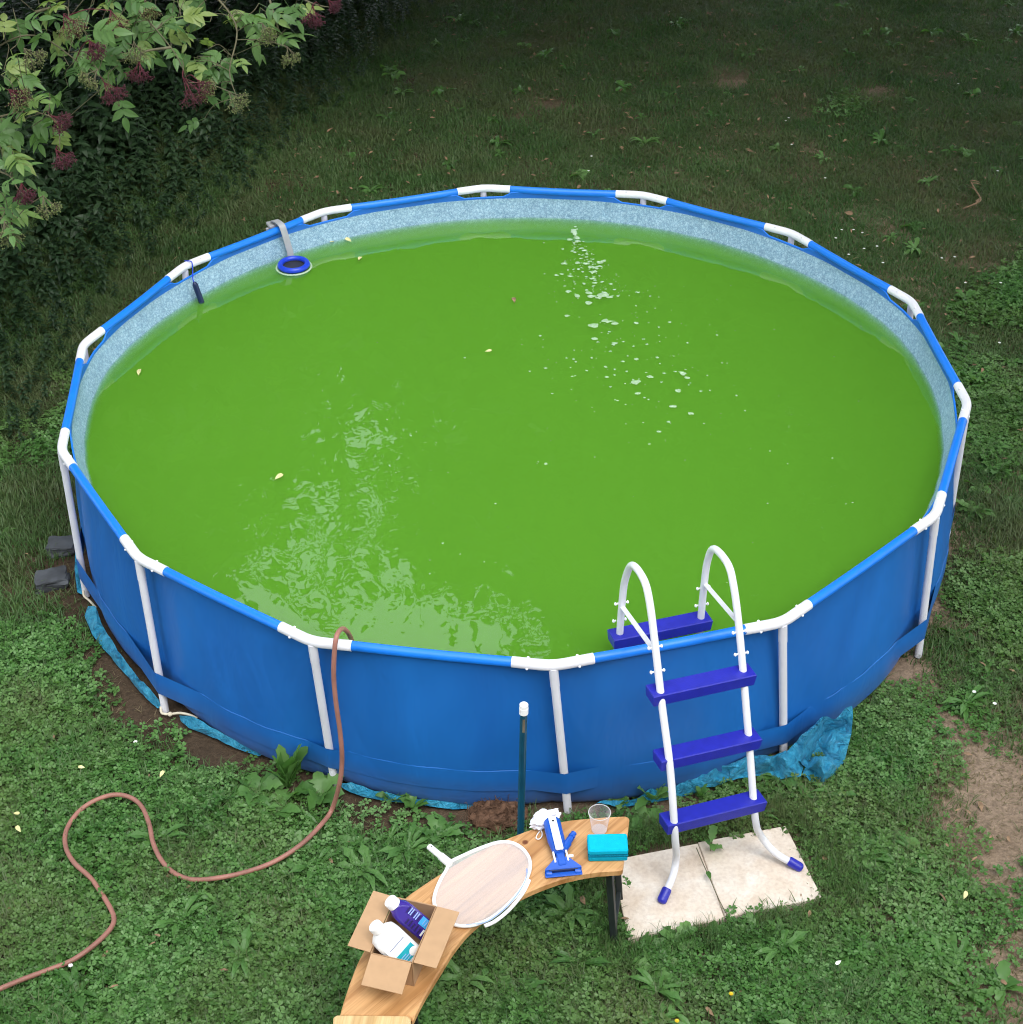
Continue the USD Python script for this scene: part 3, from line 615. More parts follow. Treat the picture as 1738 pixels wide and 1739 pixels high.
tag(instancer('grass', [clover_patch(71, 40), grass_patch(72, 80), grass_patch(73, 60, .17, (.05, .13), .003, 1.3)], ['clover_leaf', 'grass_blade', 'grass_blade'], np.c_[E_, np.zeros(len(E_))], ge_.uniform(0, 6.28, len(E_)),
              np.c_[np.full((len(E_), 2), .36), ge_.uniform(.7, 1.0, len(E_))], ge_.integers(0, 3, len(E_))), 'grass and clover growing up to the edges of the paving slabs', 'grass', kind='stuff')
dk = (ball_ > .35) & off_slab(pall) & (g.random(len(pall)) < .62) & (np.hypot(*pall.T) > 2.40); q = pall[dk]
tag(instancer('dry_grass', [grass_patch(81, 60, .15, (.01, .03), .0013, 2.6), grass_patch(82, 45, .16, (.015, .04), .0014, 2.4), grass_patch(83, 26, .17, (.015, .045), .0016, 1.6)], ['dry_blade', 'dry_blade', 'grass_blade'], np.c_[q, ground_z(q[:, 0], q[:, 1])], g.uniform(0, 6.28, len(q)),
              np.ones((len(q), 3)), g.integers(0, 3, len(q))), 'thin dry straw-like grass on the bare trodden soil', 'dry grass', kind='stuff')
p2, u2, v2, g2 = visible_xy(.26, .13, 12)
b2 = bare(p2[:, 0], p2[:, 1])
ok = off_slab(p2) & ~in_und(p2) & (b2 < .5) & (g2.random(len(p2)) < np.clip(.30 + .40 * (fbm2(p2[:, 0], p2[:, 1], .8, 9) - .35) * 3, .05, .75) * np.where(p2[:, 1] > 2.4, .35, 1)) & (np.hypot(*p2.T) > 2.42)
q = np.vstack([p2[ok], [c_ for c_ in np.c_[g2.uniform(-1.9, 2.1, 420), g2.uniform(-3.5, -2.2, 420)] if np.hypot(*c_) > 2.45 and bare(c_[0], c_[1]) < .4 and SU.distance(sg.Point(c_)) > .06][:210]])
tag(instancer('lawn_weeds', [rosette(60), rosette(61, 7, (.05, .10), .04, .3), rosette(62, 11, (.06, .13), .022, .6), rosette(63, 6, (.04, .08), .05, .25)], ['weed_leaf'] * 4,
              np.c_[q, ground_z(q[:, 0], q[:, 1]) + .012], g2.uniform(0, 6.28, len(q)), np.repeat(g2.uniform(.6, 1.35, (len(q), 1)), 3, 1), g2.integers(0, 4, len(q))),
    'broad-leaved dandelion and plantain weeds scattered through the lawn', 'weeds', kind='stuff')

# undergrowth on the left: nettles and ground elder, knee high, in deep shade
def nettle(seed):
    g = np.random.default_rng(seed); out = []; H = g.uniform(.26, .46); top = np.array([g.normal(0, .06), g.normal(0, .06), H])
    st = np.array([0, 0, 0.0]); n = 9
    for k in range(n):
        t = (k + 1) / n; c = st + (top - st) * t; L = .032 + .048 * math.sin(math.pi * (.25 + .6 * t))
        for s in (0, 1):
            a = k * 1.57 + s * math.pi + g.normal(0, .3); d = np.array([math.cos(a), math.sin(a), g.uniform(-.15, .35)])
            out.append(leaf_shape(c, d, np.array([-.3 * d[0], -.3 * d[1], 1]), L * g.uniform(.8, 1.25), L * .62, .18, .4, 3))
    out.append(tube([st, top], .003, 4, False))
    return cat(*out)
g3 = np.random.default_rng(31)
bx0, by0, bx1, by1 = UND.bounds
c = np.c_[g3.uniform(max(bx0, -6.6), bx1, 14000), g3.uniform(by0, 9.6, 14000)]
c = c[in_und(c)]
q = np.c_[c, np.zeros(len(c))] - CAM; z = q @ CF; uu = 869 + FPX * (q @ CR) / z
c = c[uu > -260]
tree = cKDTree(c); keep = np.ones(len(c), bool)
for i in range(len(c)):
    if keep[i]:
        for j in tree.query_ball_point(c[i], .085):
            if j > i: keep[j] = False
c = c[keep]
ed = np.array([sg.Point(q).distance(UND.exterior) for q in c]); sc = np.clip(.36 + ed * .52, .36, 1.15) * g3.uniform(.7, 1.25, len(c)); kp = g3.random(len(c)) < np.clip(.45 + ed * 2.2, 0, 1); c, sc = c[kp], sc[kp]
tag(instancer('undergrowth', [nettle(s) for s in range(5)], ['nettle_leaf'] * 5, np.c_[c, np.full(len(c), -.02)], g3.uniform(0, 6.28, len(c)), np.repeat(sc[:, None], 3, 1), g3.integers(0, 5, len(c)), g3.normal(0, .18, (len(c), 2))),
    'dark shaded nettles and leafy undergrowth left of the pool', 'undergrowth', kind='stuff')

# ------------------------------------------------------------------ things around the pool
# paving slabs
for s, lb in zip(SLAB_C, ('square beige paving slab under the right foot of the pool ladder', 'square beige paving slab under the left foot of the pool ladder, half behind the bench')):
    s3 = sg.Polygon(s).buffer(-.006).buffer(.006)
    o = obj('paving_slab', slab(np.array(s), -.02, .020, .004), 'paving', smooth=20); tag(o, lb, 'paving slab')

# ladder
Hh, Gg = JT[7], JT[6]
LT = unit((Gg - Hh) * [1, 1, 0]); LN = np.array([LT[1], -LT[0], 0]); LM = (Hh + Gg) / 2
aL, aR = -.165, .20
def lp(px, py, a): return at_plane(px, py, LM + LT * a, LT)
rl = [lp(*q, aL) for q in ((1147, 1425), (1139, 1310), (1125, 1200), (1113, 1095), (1104, 1025), (1094, 985), (1074, 960), (1062, 985), (1057, 1022), (1053, 1075))]
rr = [lp(*q, aR) for q in ((1283, 1390), (1275, 1290), (1265, 1170), (1255, 1060), (1246, 993), (1236, 957), (1213, 932), (1202, 953), (1196, 995), (1191, 1047))]
ladder = thing('pool_ladder', 'white tubular pool ladder with royal blue steps standing over the near rim', 'ladder', at(1240, 1480, 0))
def rail(pts, foot_px, mids):
    f0 = at(*foot_px, .041); pts = np.array(pts)
    low = [f0] + [at(x, y, z) for x, y, z in mids]
    down = pts[-1] + (pts[-1] - pts[-2]) / np.linalg.norm(pts[-1] - pts[-2]) * .25
    return spline(np.vstack([low, pts, [down]]), 6), low
pl, lowl = rail(rl, (1128, 1522), ((1143, 1488, .085), (1149, 1455, .16)))
pr, lowr = rail(rr, (1352, 1469), ((1318, 1449, .075), (1293, 1420, .15)))
for pth, low in ((pl, lowl), (pr, lowr)):
    rp_ = obj('rail', tube(pth, .0152, 16), 'white_pipe', ladder, smooth=True)
    dd = unit(low[0] - low[1])
    prof = [(.0, -.022), (.018, -.022), (.0205, -.016), (.0205, .03), (.018, .038), (.011, .043), (0, .044)]
    obj('foot_cap', lathe(low[0] - dd * .012, dd, prof, 16), 'step_blue', ladder, smooth=40)
def step(pL, pR, back=0.0):
    a, b_ = np.array(pL), np.array(pR); m = (a + b_) / 2; X_ = unit(b_ - a); Y_ = unit(np.cross([0, 0, 1.0], X_)); Z_ = np.cross(X_, Y_)
    L = np.linalg.norm(b_ - a) + .085
    P = []
    for z_, hw, hl in ((-.056, .034, L / 2 - .010), (-.052, .037, L / 2 - .007), (-.004, .040, L / 2 - .002), (0, .037, L / 2 - .005)):
        for i in (-1, 1):
            for j in (-1, 1): P.append(m + X_ * i * hl + Y_ * j * hw + Z_ * z_)
    s_ = obj('step', hull(P), 'step_blue', ladder, smooth=25)
    return s_
step(lp(1120, 1170, aL), lp(1263, 1139, aR)); step(lp(1132.5, 1280, aL), lp(1272.5, 1248, aR)); step(lp(1143, 1388, aL), lp(1281, 1354, aR))
step(lp(1053, 1075, aL), lp(1190, 1047, aR))
for a, P0, P1 in ((aL, (1054, 1026), (1108, 1100)), (aR, (1201, 995), (1250, 1052))):
    p0, p1 = lp(*P0, a), lp(*P1, a); d = unit(p1 - p0)
    obj('brace', rbox((p0 + p1) / 2, d, LT, np.cross(d, LT), np.linalg.norm(p1 - p0) + .03, .022, .006, .002), 'white_pipe', ladder, smooth=25)
for a, Ps in ((aL, ((1056, 1024), (1052.5, 1053), (1113, 1099), (1117, 1140))), (aR, ((1195, 998), (1192, 1027), (1256, 1073), (1259.5, 1110)))):
    for q in Ps:
        c = lp(*q, a)
        for s in (-1, 1): obj('bolt', lathe(c + LT * s * .015, LT * s, [(.004, 0), (.004, .009), (.0075, .009), (.0075, .013), (.004, .016), (0, .016)], 8), 'white_plastic', ladder, smooth=30)

# benches
BZ = .465
outer = [(1070, 1385), (1040, 1386), (1000, 1389), (957, 1394), (905, 1407), (853, 1427), (800, 1452), (750, 1482), (715, 1505), (689, 1524), (662, 1554), (640, 1583), (612, 1626), (592, 1676), (577, 1724), (567, 1765)]
inner = [(690, 1790), (700, 1740), (706, 1722), (722, 1691), (753, 1640), (772, 1610), (798, 1579), (840, 1545), (888, 1519), (922, 1504), (960, 1491), (1009, 1481), (1058, 1477.5)]
po = [at(x, y, BZ)[:2] for x, y in outer]; pi_ = [at(x, y, BZ)[:2] for x, y in inner]
def spl2(p, n=4): return spline(np.c_[np.array(p), np.zeros(len(p))], n)[:, :2]
bp = sg.Polygon(np.vstack([spl2(po), spl2(pi_)])).buffer(-.018, join_style=1).buffer(.018, join_style=1, quad_segs=5).simplify(.0006)
bp2 = [at(x, y, BZ + .012)[:2] for x, y in ((563, 1900), (565, 1745), (566, 1727), (572, 1723), (692, 1724), (698, 1730), (699, 1760), (697, 1900))]
bpoly = bp.difference(sg.Polygon(bp2).buffer(.004))
bpoly = max(getattr(bpoly, 'geoms', [bpoly]), key=lambda s: s.area)
bench = thing('curved_bench', 'long curved orange wooden bench holding the box, leaf net, vacuum head, cup and sponge', 'bench', at(1060, 1590, 0))
obj('seat', slab(np.array(bpoly.exterior.coords)[:-1], BZ - .030, BZ, .006), 'bench_wood', bench, smooth=25)
def bench_legs(th, c, out, wid):
    """A folding steel trestle below the seat at c; out = towards the end of the bench."""
    out = unit(out); side = np.array([-out[1], out[0], 0])
    for s in (-1, 1):
        t_ = c + side * s * wid + [0, 0, BZ - .036]; f_ = c + side * s * wid * 1.06 + out * .03
        d = unit(f_ - t_)
        obj('leg', rbox((t_ + f_) / 2, axes(d)[0], axes(d)[1], d, .026, .026, np.linalg.norm(f_ - t_), .003), 'steel_dark', th, smooth=20)
    for z_ in (.06, .40):
        obj('crossbar', rbox(c + out * .03 * (1 - z_ / .43) + [0, 0, z_], side, out, np.array([0, 0, 1.0]), wid * 2, .018, .018, .002), 'steel_dark', th, smooth=20)
    a, b_ = c + out * .015 + [0, 0, .26], c - out * .26 + [0, 0, BZ - .038]; d = unit(b_ - a)
    obj('brace', rbox((a + b_) / 2, side, np.cross(d, side), d, .022, .008, np.linalg.norm(b_ - a), .002), 'steel_dark', th, smooth=20)
    obj('hinge_plate', rbox(c - out * .02 + [0, 0, BZ - .034], side, out, np.array([0, 0, 1.0]), wid * 1.9, .07, .005, .001), 'steel_dark', th, smooth=20)
e0, e1 = np.array([*po[0], 0]), np.array([*pi_[-1], 0]); ev = unit(np.cross(e1 - e0, [0, 0, 1])); ev = ev if ev[0] > 0 else -ev
bench_legs(bench, (e0 + e1) / 2 - ev * .055, ev, .105)
f0_, f1_ = np.array([*at(594, 1676, BZ)[:2], 0]), np.array([*at(724, 1691, BZ)[:2], 0]); fv = unit(np.cross(f1_ - f0_, [0, 0, 1])); fv = fv if fv[1] < 0 else -fv
bench_legs(bench, (f0_ + f1_) / 2, fv, .09)
bench2 = thing('wooden_bench', 'end of a paler second wooden bench butted to the curved one at the bottom edge', 'bench', at(632, 1800, 0))
o2 = sg.Polygon(np.array(bp2)).buffer(-.012).buffer(.012, quad_segs=4)
obj('seat', slab(np.array(o2.exterior.coords)[:-1], BZ - .018, BZ + .012, .006), 'bench_wood_pale', bench2, smooth=25)
c2 = at(632, 1830, BZ) * [1, 1, 0]; bench_legs(bench2, c2, (0, 1, 0), .09)

# cardboard box with four flaps
ZB = .595
box = thing('cardboard_box', 'open brown cardboard box with spread flaps holding two bottles', 'box', at(672, 1590, BZ))
FL, FR, NR, NL = at(672, 1524, ZB), at(742, 1538, ZB), at(701, 1636, ZB), at(630, 1618, ZB)
bc = (FL + FR + NR + NL) / 4; bx, by = unit(((FR - FL) + (NR - NL)) * [1, 1, 0]), None
by = unit(np.cross([0, 0, 1.0], bx)); sx = np.linalg.norm(FR - FL) / 2 + np.linalg.norm(NR - NL) / 2; sy = np.linalg.norm(FL - NL) / 2 + np.linalg.norm(FR - NR) / 2
Zv = np.array([0, 0, 1.0]); th_ = .004; hb = ZB - BZ - .001
zc = bc - Zv * hb / 2
for s in (-1, 1):
    obj('side_panel', rbox(zc + bx * s * (sx / 2 - th_ / 2), bx, by, Zv, th_, sy, hb, .0008), 'cardboard_inside', box, smooth=20)
    obj('end_panel', rbox(zc + by * s * (sy / 2 - th_ / 2), bx, by, Zv, sx - 2 * th_ - .002, th_, hb, .0008), 'cardboard_inside', box, smooth=20)
obj('base_panel', rbox(bc - Zv * (hb - .003), bx, by, Zv, sx - 2 * th_ - .004, sy - 2 * th_ - .004, .004, .0008), 'cardboard_inside', box, smooth=20)
def flap(edge_c, along, outw, length, width, lift):
    d = unit(outw * math.cos(lift) + Zv * math.sin(lift)); nrm = np.cross(along, d)
    obj('flap', rbox(edge_c + d * (width / 2 + .002) , along, d, nrm, length, width, .0035, .0008), 'cardboard', box, smooth=20)
flap(bc - bx * sx / 2, by, -bx, sy - .004, .085, .10)
flap(bc + bx * sx / 2, by, bx, sy - .004, .085, -.05)
flap(bc - by * sy / 2, bx, -by, sx - .006, .115, -.36)
flap(bc + by * sy / 2, bx, by, sx - .006, .10, -1.25)

# bottles lying diagonally in the box
def bottle(name, label, cap_px, zc_, bot_px, zb_, w, dpt, mat, lab):
    c, b_ = at(*cap_px, zc_), at(*bot_px, zb_); ax = unit(c - b_); L = np.linalg.norm(c - b_)
    face = unit(-ray(*bot_px) - ax * np.dot(-ray(*bot_px), ax)); sd = np.cross(ax, face)
    t = thing(name, label, 'bottle', b_)
    def ring(h, hw, hd, n=28, e=.45):
        a = np.arange(n) * 2 * np.pi / n; cx, sy_ = np.cos(a), np.sin(a)
        return b_ + ax * h + sd * (hw * np.sign(cx) * abs(cx) ** e)[:, None] + face * (hd * np.sign(sy_) * abs(sy_) ** e)[:, None]
    W, D = w / 2, dpt / 2; nk = .021
    R_ = [ring(0, W * .3, D * .3), ring(.0, W * .9, D * .9), ring(.006, W, D), ring(L * .62, W, D), ring(L * .72, W * .93, D * .93), ring(L * .79, W * .72, D * .78, e=.7), ring(L * .83, nk * 1.25, nk * 1.25, e=1), ring(L * .85, nk, nk, e=1), ring(L * .9, nk, nk, e=1)]
    obj('body', grid_mesh(np.array(R_)), mat, t, smooth=45)
    cap_ = obj('cap', lathe(b_ + ax * L * .855, ax, [(nk * 1.05, 0), (nk * 1.22, .001), (nk * 1.22, L * .10), (nk * 1.12, L * .118), (0, L * .118)], 20), 'white_plastic', t, smooth=35)
    def patch(h0, h1, w0, w1, m, nm, lift=.0012, par=None):
        o = b_ + ax * (h0 + h1) / 2 + sd * (w0 + w1) / 2 + face * (D + lift)
        return obj(nm, rbox(o, ax, sd, face, h1 - h0, abs(w1 - w0), .0012, .0003), m, par or t, smooth=20)
    global t_disc, t_face
    t_face = face; t_disc = lambda L_, W_: b_ + ax * L_ * .22 + sd * W_ * .52 + face * (D + .0036)
    lab(patch, L, W, t)
    return t
def lab_white(patch, L, W, t):
    patch(L * .03, L * .62, -W * .80, W * .80, 'label_white', 'label')
    l2 = patch(L * .15, L * .37, -W * .78, W * .78, 'label_cyan', 'label_panel', .0024)
    obj('label_disc', lathe(t_disc(L, W), t_face, [(.018, 0), (.018, .0012), (0, .0012)], 18), 'label_white', t, smooth=20)
    patch(L * .53, L * .538, -W * .55, W * .72, 'ink_navy', 'print_line', .0026)
    for k in range(3): patch(L * (.19 + .045 * k), L * (.205 + .045 * k), -W * .55, W * (.35 - .15 * k), 'ink_pale', 'print_line', .0036)
def lab_violet(patch, L, W, t):
    patch(L * .17, L * .39, W * .05, W * .85, 'label_sky', 'label')
    for k in range(7): patch(L * (.42 + .042 * k), L * (.44 + .042 * k), W * .15, W * .80, 'ink_pale' if k % 3 else 'ink_violet', 'print_line', .0016)
    for k in range(6): patch(L * (.20 + .07 * k), L * (.235 + .07 * k), -W * .7, W * (-.05 - .1 * (k % 2)), 'ink_violet' if k else 'label_white', 'print_line', .0016)
    for k in range(3): patch(L * (.21 + .05 * k), L * (.222 + .05 * k), W * .2, W * .75, 'ink_pale', 'print_line', .0026)
bottle('purple_bottle', 'transparent purple bottle with white cap and sky blue label in the cardboard box', (660, 1528), .675, (731, 1587), .492, .080, .056, 'violet_bottle', lab_violet)
bottle('white_bottle', 'white plastic bottle with turquoise label leaning in the cardboard box', (634, 1570), .690, (700, 1631), .500, .110, .070, 'white_plastic', lab_white)

# leaf net
ZN = BZ + .012
net = thing('leaf_net', 'flat white leaf skimmer net with short handle lying across the bench', 'net', at(815, 1500, BZ))
no = [(763, 1465), (772, 1460), (785, 1454), (812, 1442), (845, 1431), (868, 1431), (886, 1440), (898, 1455), (901, 1470), (897, 1488), (884, 1512), (862, 1537), (838, 1557), (818, 1567), (795, 1573), (770, 1570), (750, 1556), (738, 1536), (739, 1518), (748, 1495), (758, 1478)]
np3 = spline(np.array([at(x, y, ZN) for x, y in no + no[:1]]), 5)[:-1]
obj('frame', tube(np3, .0068, 10, closed=True), 'white_plastic', net, smooth=True)
cen = np3.mean(0); ringsN = [cen + (np3 - cen) * s + [0, 0, -.006 * (1 - s * s) + .003] for s in np.linspace(.001, .99, 8)]
obj('netting', grid_mesh(np.array(ringsN)), 'netting', net, smooth=True)
h0, h1 = at(729, 1438, ZN + .004), at(762, 1465, ZN + .002)
obj('handle', tube(np.array([h0, h0 + (h1 - h0) * .55, h0 + (h1 - h0) * .6, h1, h1 + (h1 - h0) * .12]), [.0125, .0125, .0155, .0165, .009], 14), 'white_plastic', net, smooth=40)
obj('handle_hole', ball(h0 + (h1 - h0) * .12 + [0, 0, .0105], .0035, 1), 'dark_plastic', net, smooth=True)
ed = [(899, 1494), (888, 1516), (866, 1543), (842, 1563), (823, 1572)]
ep = spline(np.array([at(x, y, ZN - .004) for x, y in ed]), 5)
obj('scoop_edge', tube(ep + [0, 0, -.004], .0075, 8), 'white_plastic', net, smooth=True)
ep2 = spline(np.array([at(x - 4, y - 3, ZN) for x, y in [(899, 1480)] + ed + [(796, 1576)]]), 5)
obj('blue_seam', tube(ep2 + [0, 0, .0045], .0028, 6), 'ink_pale', net, smooth=True)

# pool vacuum head
vac = thing('pool_vacuum', 'blue and white handheld pool vacuum head with mesh bag on the bench', 'vacuum', at(945, 1440, BZ))
b0, b1 = at(937, 1395, BZ + .045), at(951, 1452, BZ + .03); va = unit(b1 - b0); vs = unit(np.cross(va, Zv)); vu = np.cross(vs, va)
VL = np.linalg.norm(b1 - b0)
obj('body', lathe(b0, va, [(0, 0), (.030, 0), (.034, .006), (.034, VL * .55), (.028, VL * .8), (.022, VL), (0, VL)], 22), 'vacuum_blue', vac, smooth=40)
obj('cover_plate', rbox(b0 + va * VL * .5 + vu * .030, va, vs, vu, VL * .98, .030, .012, .004), 'white_plastic', vac, smooth=30)
obj('screw', lathe(b0 + va * VL * .16 + vu * .0355, vu, [(.0045, 0), (.0045, .002), (0, .002)], 10), 'dark_plastic', vac)
hc = at(956, 1475, BZ + .012)
hx = unit((at(982, 1474, BZ) - at(930, 1479, BZ))); hy = np.cross(Zv, hx)
P = []
for y_, hw, z0, z1 in ((.030, .024, .0, .030), (-.002, .050, -.008, .022), (-.012, .068, -.008, .020), (-.016, .070, -.008, .016)):
    for i in (-1, 1):
        for z_ in (z0, z1): P.append(hc + hx * i * hw + hy * y_ + Zv * z_)
obj('head', hull(P), 'vacuum_blue', vac, smooth=25)
obj('suction_slot', rbox(hc - hy * .0155 + Zv * .004, hx, hy, Zv, .112, .006, .019, .002), 'navy', vac, smooth=20)
obj('front_lip', rbox(hc - hy * .026 - Zv * .003, hx, hy, Zv, .142, .022, .006, .002), 'vacuum_blue', vac, smooth=20)
for s in (-1, 1): obj('roller', lathe(hc + hx * s * .055 - hy * .020 - Zv * .002, hx, [(0, -.011), (.011, -.011), (.012, -.006), (.012, .006), (.011, .011), (0, .011)], 14), 'vacuum_blue', vac, smooth=30)
obj('neck', rbox((hc + b1) / 2 + Zv * .012, va, vs, vu, .06, .032, .02, .004), 'vacuum_blue', vac, smooth=25)
for s in (-1, 1): obj('clip', rbox(b1 + va * .018 + vs * s * .025 + Zv * .012, va, vs, vu, .05, .007, .012, .002), 'white_plastic', vac, smooth=25)
obj('clip', lathe(b1 + va * .022 + vs * -.024 + Zv * .012, -vs, [(0, 0), (.006, 0), (.006, .024), (0, .024)], 10), 'white_plastic', vac)
s0, s1 = at(953, 1449, BZ + .026), at(975, 1415, BZ + .030); sa = unit(s1 - s0); SL = np.linalg.norm(s1 - s0)
obj('hose_socket', lathe(s0, sa, [(.016, 0), (.017, SL * .5), (.0135, SL * .52), (.0135, SL * .7), (.011, SL * .71), (.011, SL * .78), (.0135, SL * .79), (.0135, SL * .88), (.010, SL * .9), (.012, SL), (0, SL)], 18), 'vacuum_blue', vac, smooth=35)
bagc = at(926, 1391, BZ + .035); bm = trimesh.creation.icosphere(4, 1.0); bv = np.array(bm.vertices)
bn = meshkit.fbm(bv * 2.5 + 4, 4, 8)[:, None]
bv = bv * (0.55 + .9 * bn)
obj('mesh_bag', (bagc + bv[:, :1] * unit(at(950, 1383, BZ) - at(906, 1399, BZ)) * .062 + bv[:, 1:2] * np.array([-.3, .95, 0]) * .034 + bv[:, 2:] * Zv * .034, np.array(bm.faces)), 'mesh_bag', vac, smooth=True)
tie = [at(x, y, z_) for x, y, z_ in ((953, 1380, BZ + .07), (935, 1385, BZ + .075), (925, 1394, BZ + .06), (920, 1408, BZ + .01), (913, 1417, BZ + .006), (911, 1424, BZ + .006), (916, 1425, BZ + .006), (921, 1419, BZ + .006), (919, 1410, BZ + .008), (909, 1402, BZ + .02))]
obj('drawstring', tube(spline(tie, 6), .0024, 6), 'white_plastic', vac, smooth=True)

# cup and sponge
cupb = at(1018, 1409, BZ + .001)
cup = thing('plastic_cup', 'empty clear plastic tumbler at the back of the bench beside the sponge', 'cup', cupb)
obj('wall', lathe(cupb, Zv, [(.031, 0.0), (.034, .03), (.043, .094), (.0422, .094), (.0332, .03), (.0302, .004)], 28), 'clear_plastic', cup, smooth=40)
obj('base', lathe(cupb, Zv, [(0, .003), (.012, .004), (.020, .0025), (.030, .0015)], 24), 'clear_rim', cup, smooth=40)
obj('rim', tube(cupb + np.c_[.043 * np.cos(np.linspace(0, 6.2832, 29)[:-1]), .043 * np.sin(np.linspace(0, 6.2832, 29)[:-1]), np.full(28, .095)], .0018, 6, closed=True), 'clear_rim', cup, smooth=True)
sp = thing('sponge', 'turquoise sponge with darker scouring layer at the right end of the bench', 'sponge', at(1032, 1440, BZ))
sX = unit(at(1063, 1452, BZ) - at(1000, 1453, BZ)); sY = np.cross(Zv, sX); s_c = at(1032, 1440, BZ + .03) * [1, 1, 0]
def puffy(o, sx_, sy_, sz_, b_): return rbox(o, sX, sY, Zv, sx_, sy_, sz_, b_)
obj('lower_foam', puffy(s_c + Zv * (BZ + .013), .150, .088, .024, .005), 'foam_lower', sp, smooth=30)
obj('scouring_pad', puffy(s_c + Zv * (BZ + .0305), .154, .091, .0095, .003), 'scour_pad', sp, smooth=30)
obj('foam', puffy(s_c + Zv * (BZ + .050), .153, .090, .028, .006), 'foam_turquoise', sp, smooth=30)

# telescopic pole standing behind the bench
pb = at(884, 1432, 0); ptop = at_y(890, 1197, pb[1] + .02)
pole = thing('telescopic_pole', 'upright dark teal telescopic pole with white cap between bench and pool wall', 'pole', pb)
pd = unit(ptop - pb); PL_ = np.linalg.norm(ptop - pb)
obj('tube', tube([pb, pb + pd * (PL_ - .02)], .0155, 18), 'pole_teal', pole, smooth=40)
obj('cap', lathe(pb + pd * (PL_ - .045), pd, [(.0165, 0), (.0190, .001), (.0190, .03), (.0180, .031), (.0180, .046), (.0155, .049), (0, .049)], 18), 'white_plastic', pole, smooth=35)
obj('sticker', rbox(pb + pd * (PL_ - .10) + np.array([.001, -.0145, 0]), np.array([1.0, 0, 0]), np.array([0, 1.0, 0]), pd, .010, .002, .07, .0005), 'bark', pole)

# garden hose: out of the water, over the rim, down the wall and across the lawn
hp = [at(601, 1100, .66), at(597, 1086, .72), at(590, 1073, .845), at(581, 1068, .895)]
hp += [at_y(572, 1080, -2.20), at_y(568, 1110, -2.225), at_y(567, 1150, -2.245), at_y(571, 1195, -2.265), at_y(578, 1245, -2.285), at_y(581, 1290, -2.30), at_y(577, 1330, -2.315)]
hp[4][2] = max(hp[4][2], .84)
hp += [at(x + .8 * math.sin(y * .07), y, .050 + .010 * math.sin(x * .05 + y * .031)) for x, y in ((563, 1375), (545, 1402), (512, 1434), (470, 1461), (428, 1478), (378, 1490), (328, 1494), (295, 1482), (272, 1459), (260, 1430), (254, 1400), (240, 1370), (220, 1354), (192, 1350), (158, 1361), (130, 1382), (113, 1412), (112, 1440), (126, 1466), (155, 1492), (178, 1526), (192, 1555), (190, 1574), (170, 1597), (140, 1620), (114, 1635), (80, 1648), (40, 1663), (0, 1680), (-60, 1708), (-130, 1745))]
tag(obj('garden_hose', tube(spline(hp, 8), .0102, 12), 'hose_rubber', smooth=True), 'long reddish brown rubber garden hose snaking over the lawn into the pool', 'hose')

# surface skimmer hung on the far rim
skc = at(499, 449, WATER_Z + .016)
sk = thing('surface_skimmer', 'floating blue skimmer ring on a grey arm hooked over the far left rim', 'skimmer', skc)
ca = np.linspace(0, 2 * np.pi, 37)[:-1]
obj('ring', tube(skc + np.c_[.080 * np.cos(ca), .080 * np.sin(ca), np.zeros(36)], .0165, 14, closed=True), 'royal_blue', sk, smooth=True)
obj('float_collar', tube(skc + np.c_[.103 * np.cos(ca), .103 * np.sin(ca), np.full(36, -.017)], .006, 8, closed=True), 'foam', sk, smooth=True)
obj('basket', lathe(skc, Zv, [(.066, .0), (.064, -.012), (0, -.0125)], 24), 'dark_plastic', sk, smooth=30)
tk_ = .36; Pm = JT[12] + (JT[13] - JT[12]) * .665; e_ = unit(Pm * [1, 1, 0])
q = [Pm + e_ * .050 + [0, 0, .0], Pm + e_ * .052 + [0, 0, .03], Pm + e_ * .03 + [0, 0, .045], Pm - e_ * .03 + [0, 0, .043], Pm - e_ * .055 + [0, 0, .015], Pm - e_ * .075 + [.005, 0, -.06], Pm - e_ * .09 + [.008, 0, -.145], skc + e_ * .10 + [0, 0, -.002]]
# an arm with a rectangular cross-section
ap = spline(q, 5); tt = np.gradient(ap, axis=0); tt /= np.linalg.norm(tt, axis=1, keepdims=True); sdv = unit(np.array([.9, .42, 0])); R_ = []
for pnt, t_ in zip(ap, tt):
    s_ = unit(sdv - t_ * np.dot(sdv, t_)); nn = np.cross(t_, s_); R_.append([pnt + s_ * .019 + nn * .004, pnt - s_ * .019 + nn * .004, pnt - s_ * .019 - nn * .004, pnt + s_ * .019 - nn * .004])
obj('arm', cat(grid_mesh(np.array(R_)), (np.array(R_[0]), np.array([[0, 1, 2], [0, 2, 3]]))), 'grey_plastic', sk, smooth=30)
hkc = Pm + e_ * .06 + [-.01, -.01, .012]
obj('clamp', rbox(hkc, unit([.9, .42, 0]), unit([-.42, .9, 0]), Zv, .045, .07, .018, .003), 'grey_plastic', sk, smooth=25)
obj('clamp_jaw', rbox(Pm + e_ * .055 + [-.03, -.02, -.03], unit([.9, .42, 0]), unit([-.42, .9, 0]), Zv, .03, .016, .06, .003), 'grey_plastic', sk, smooth=25)
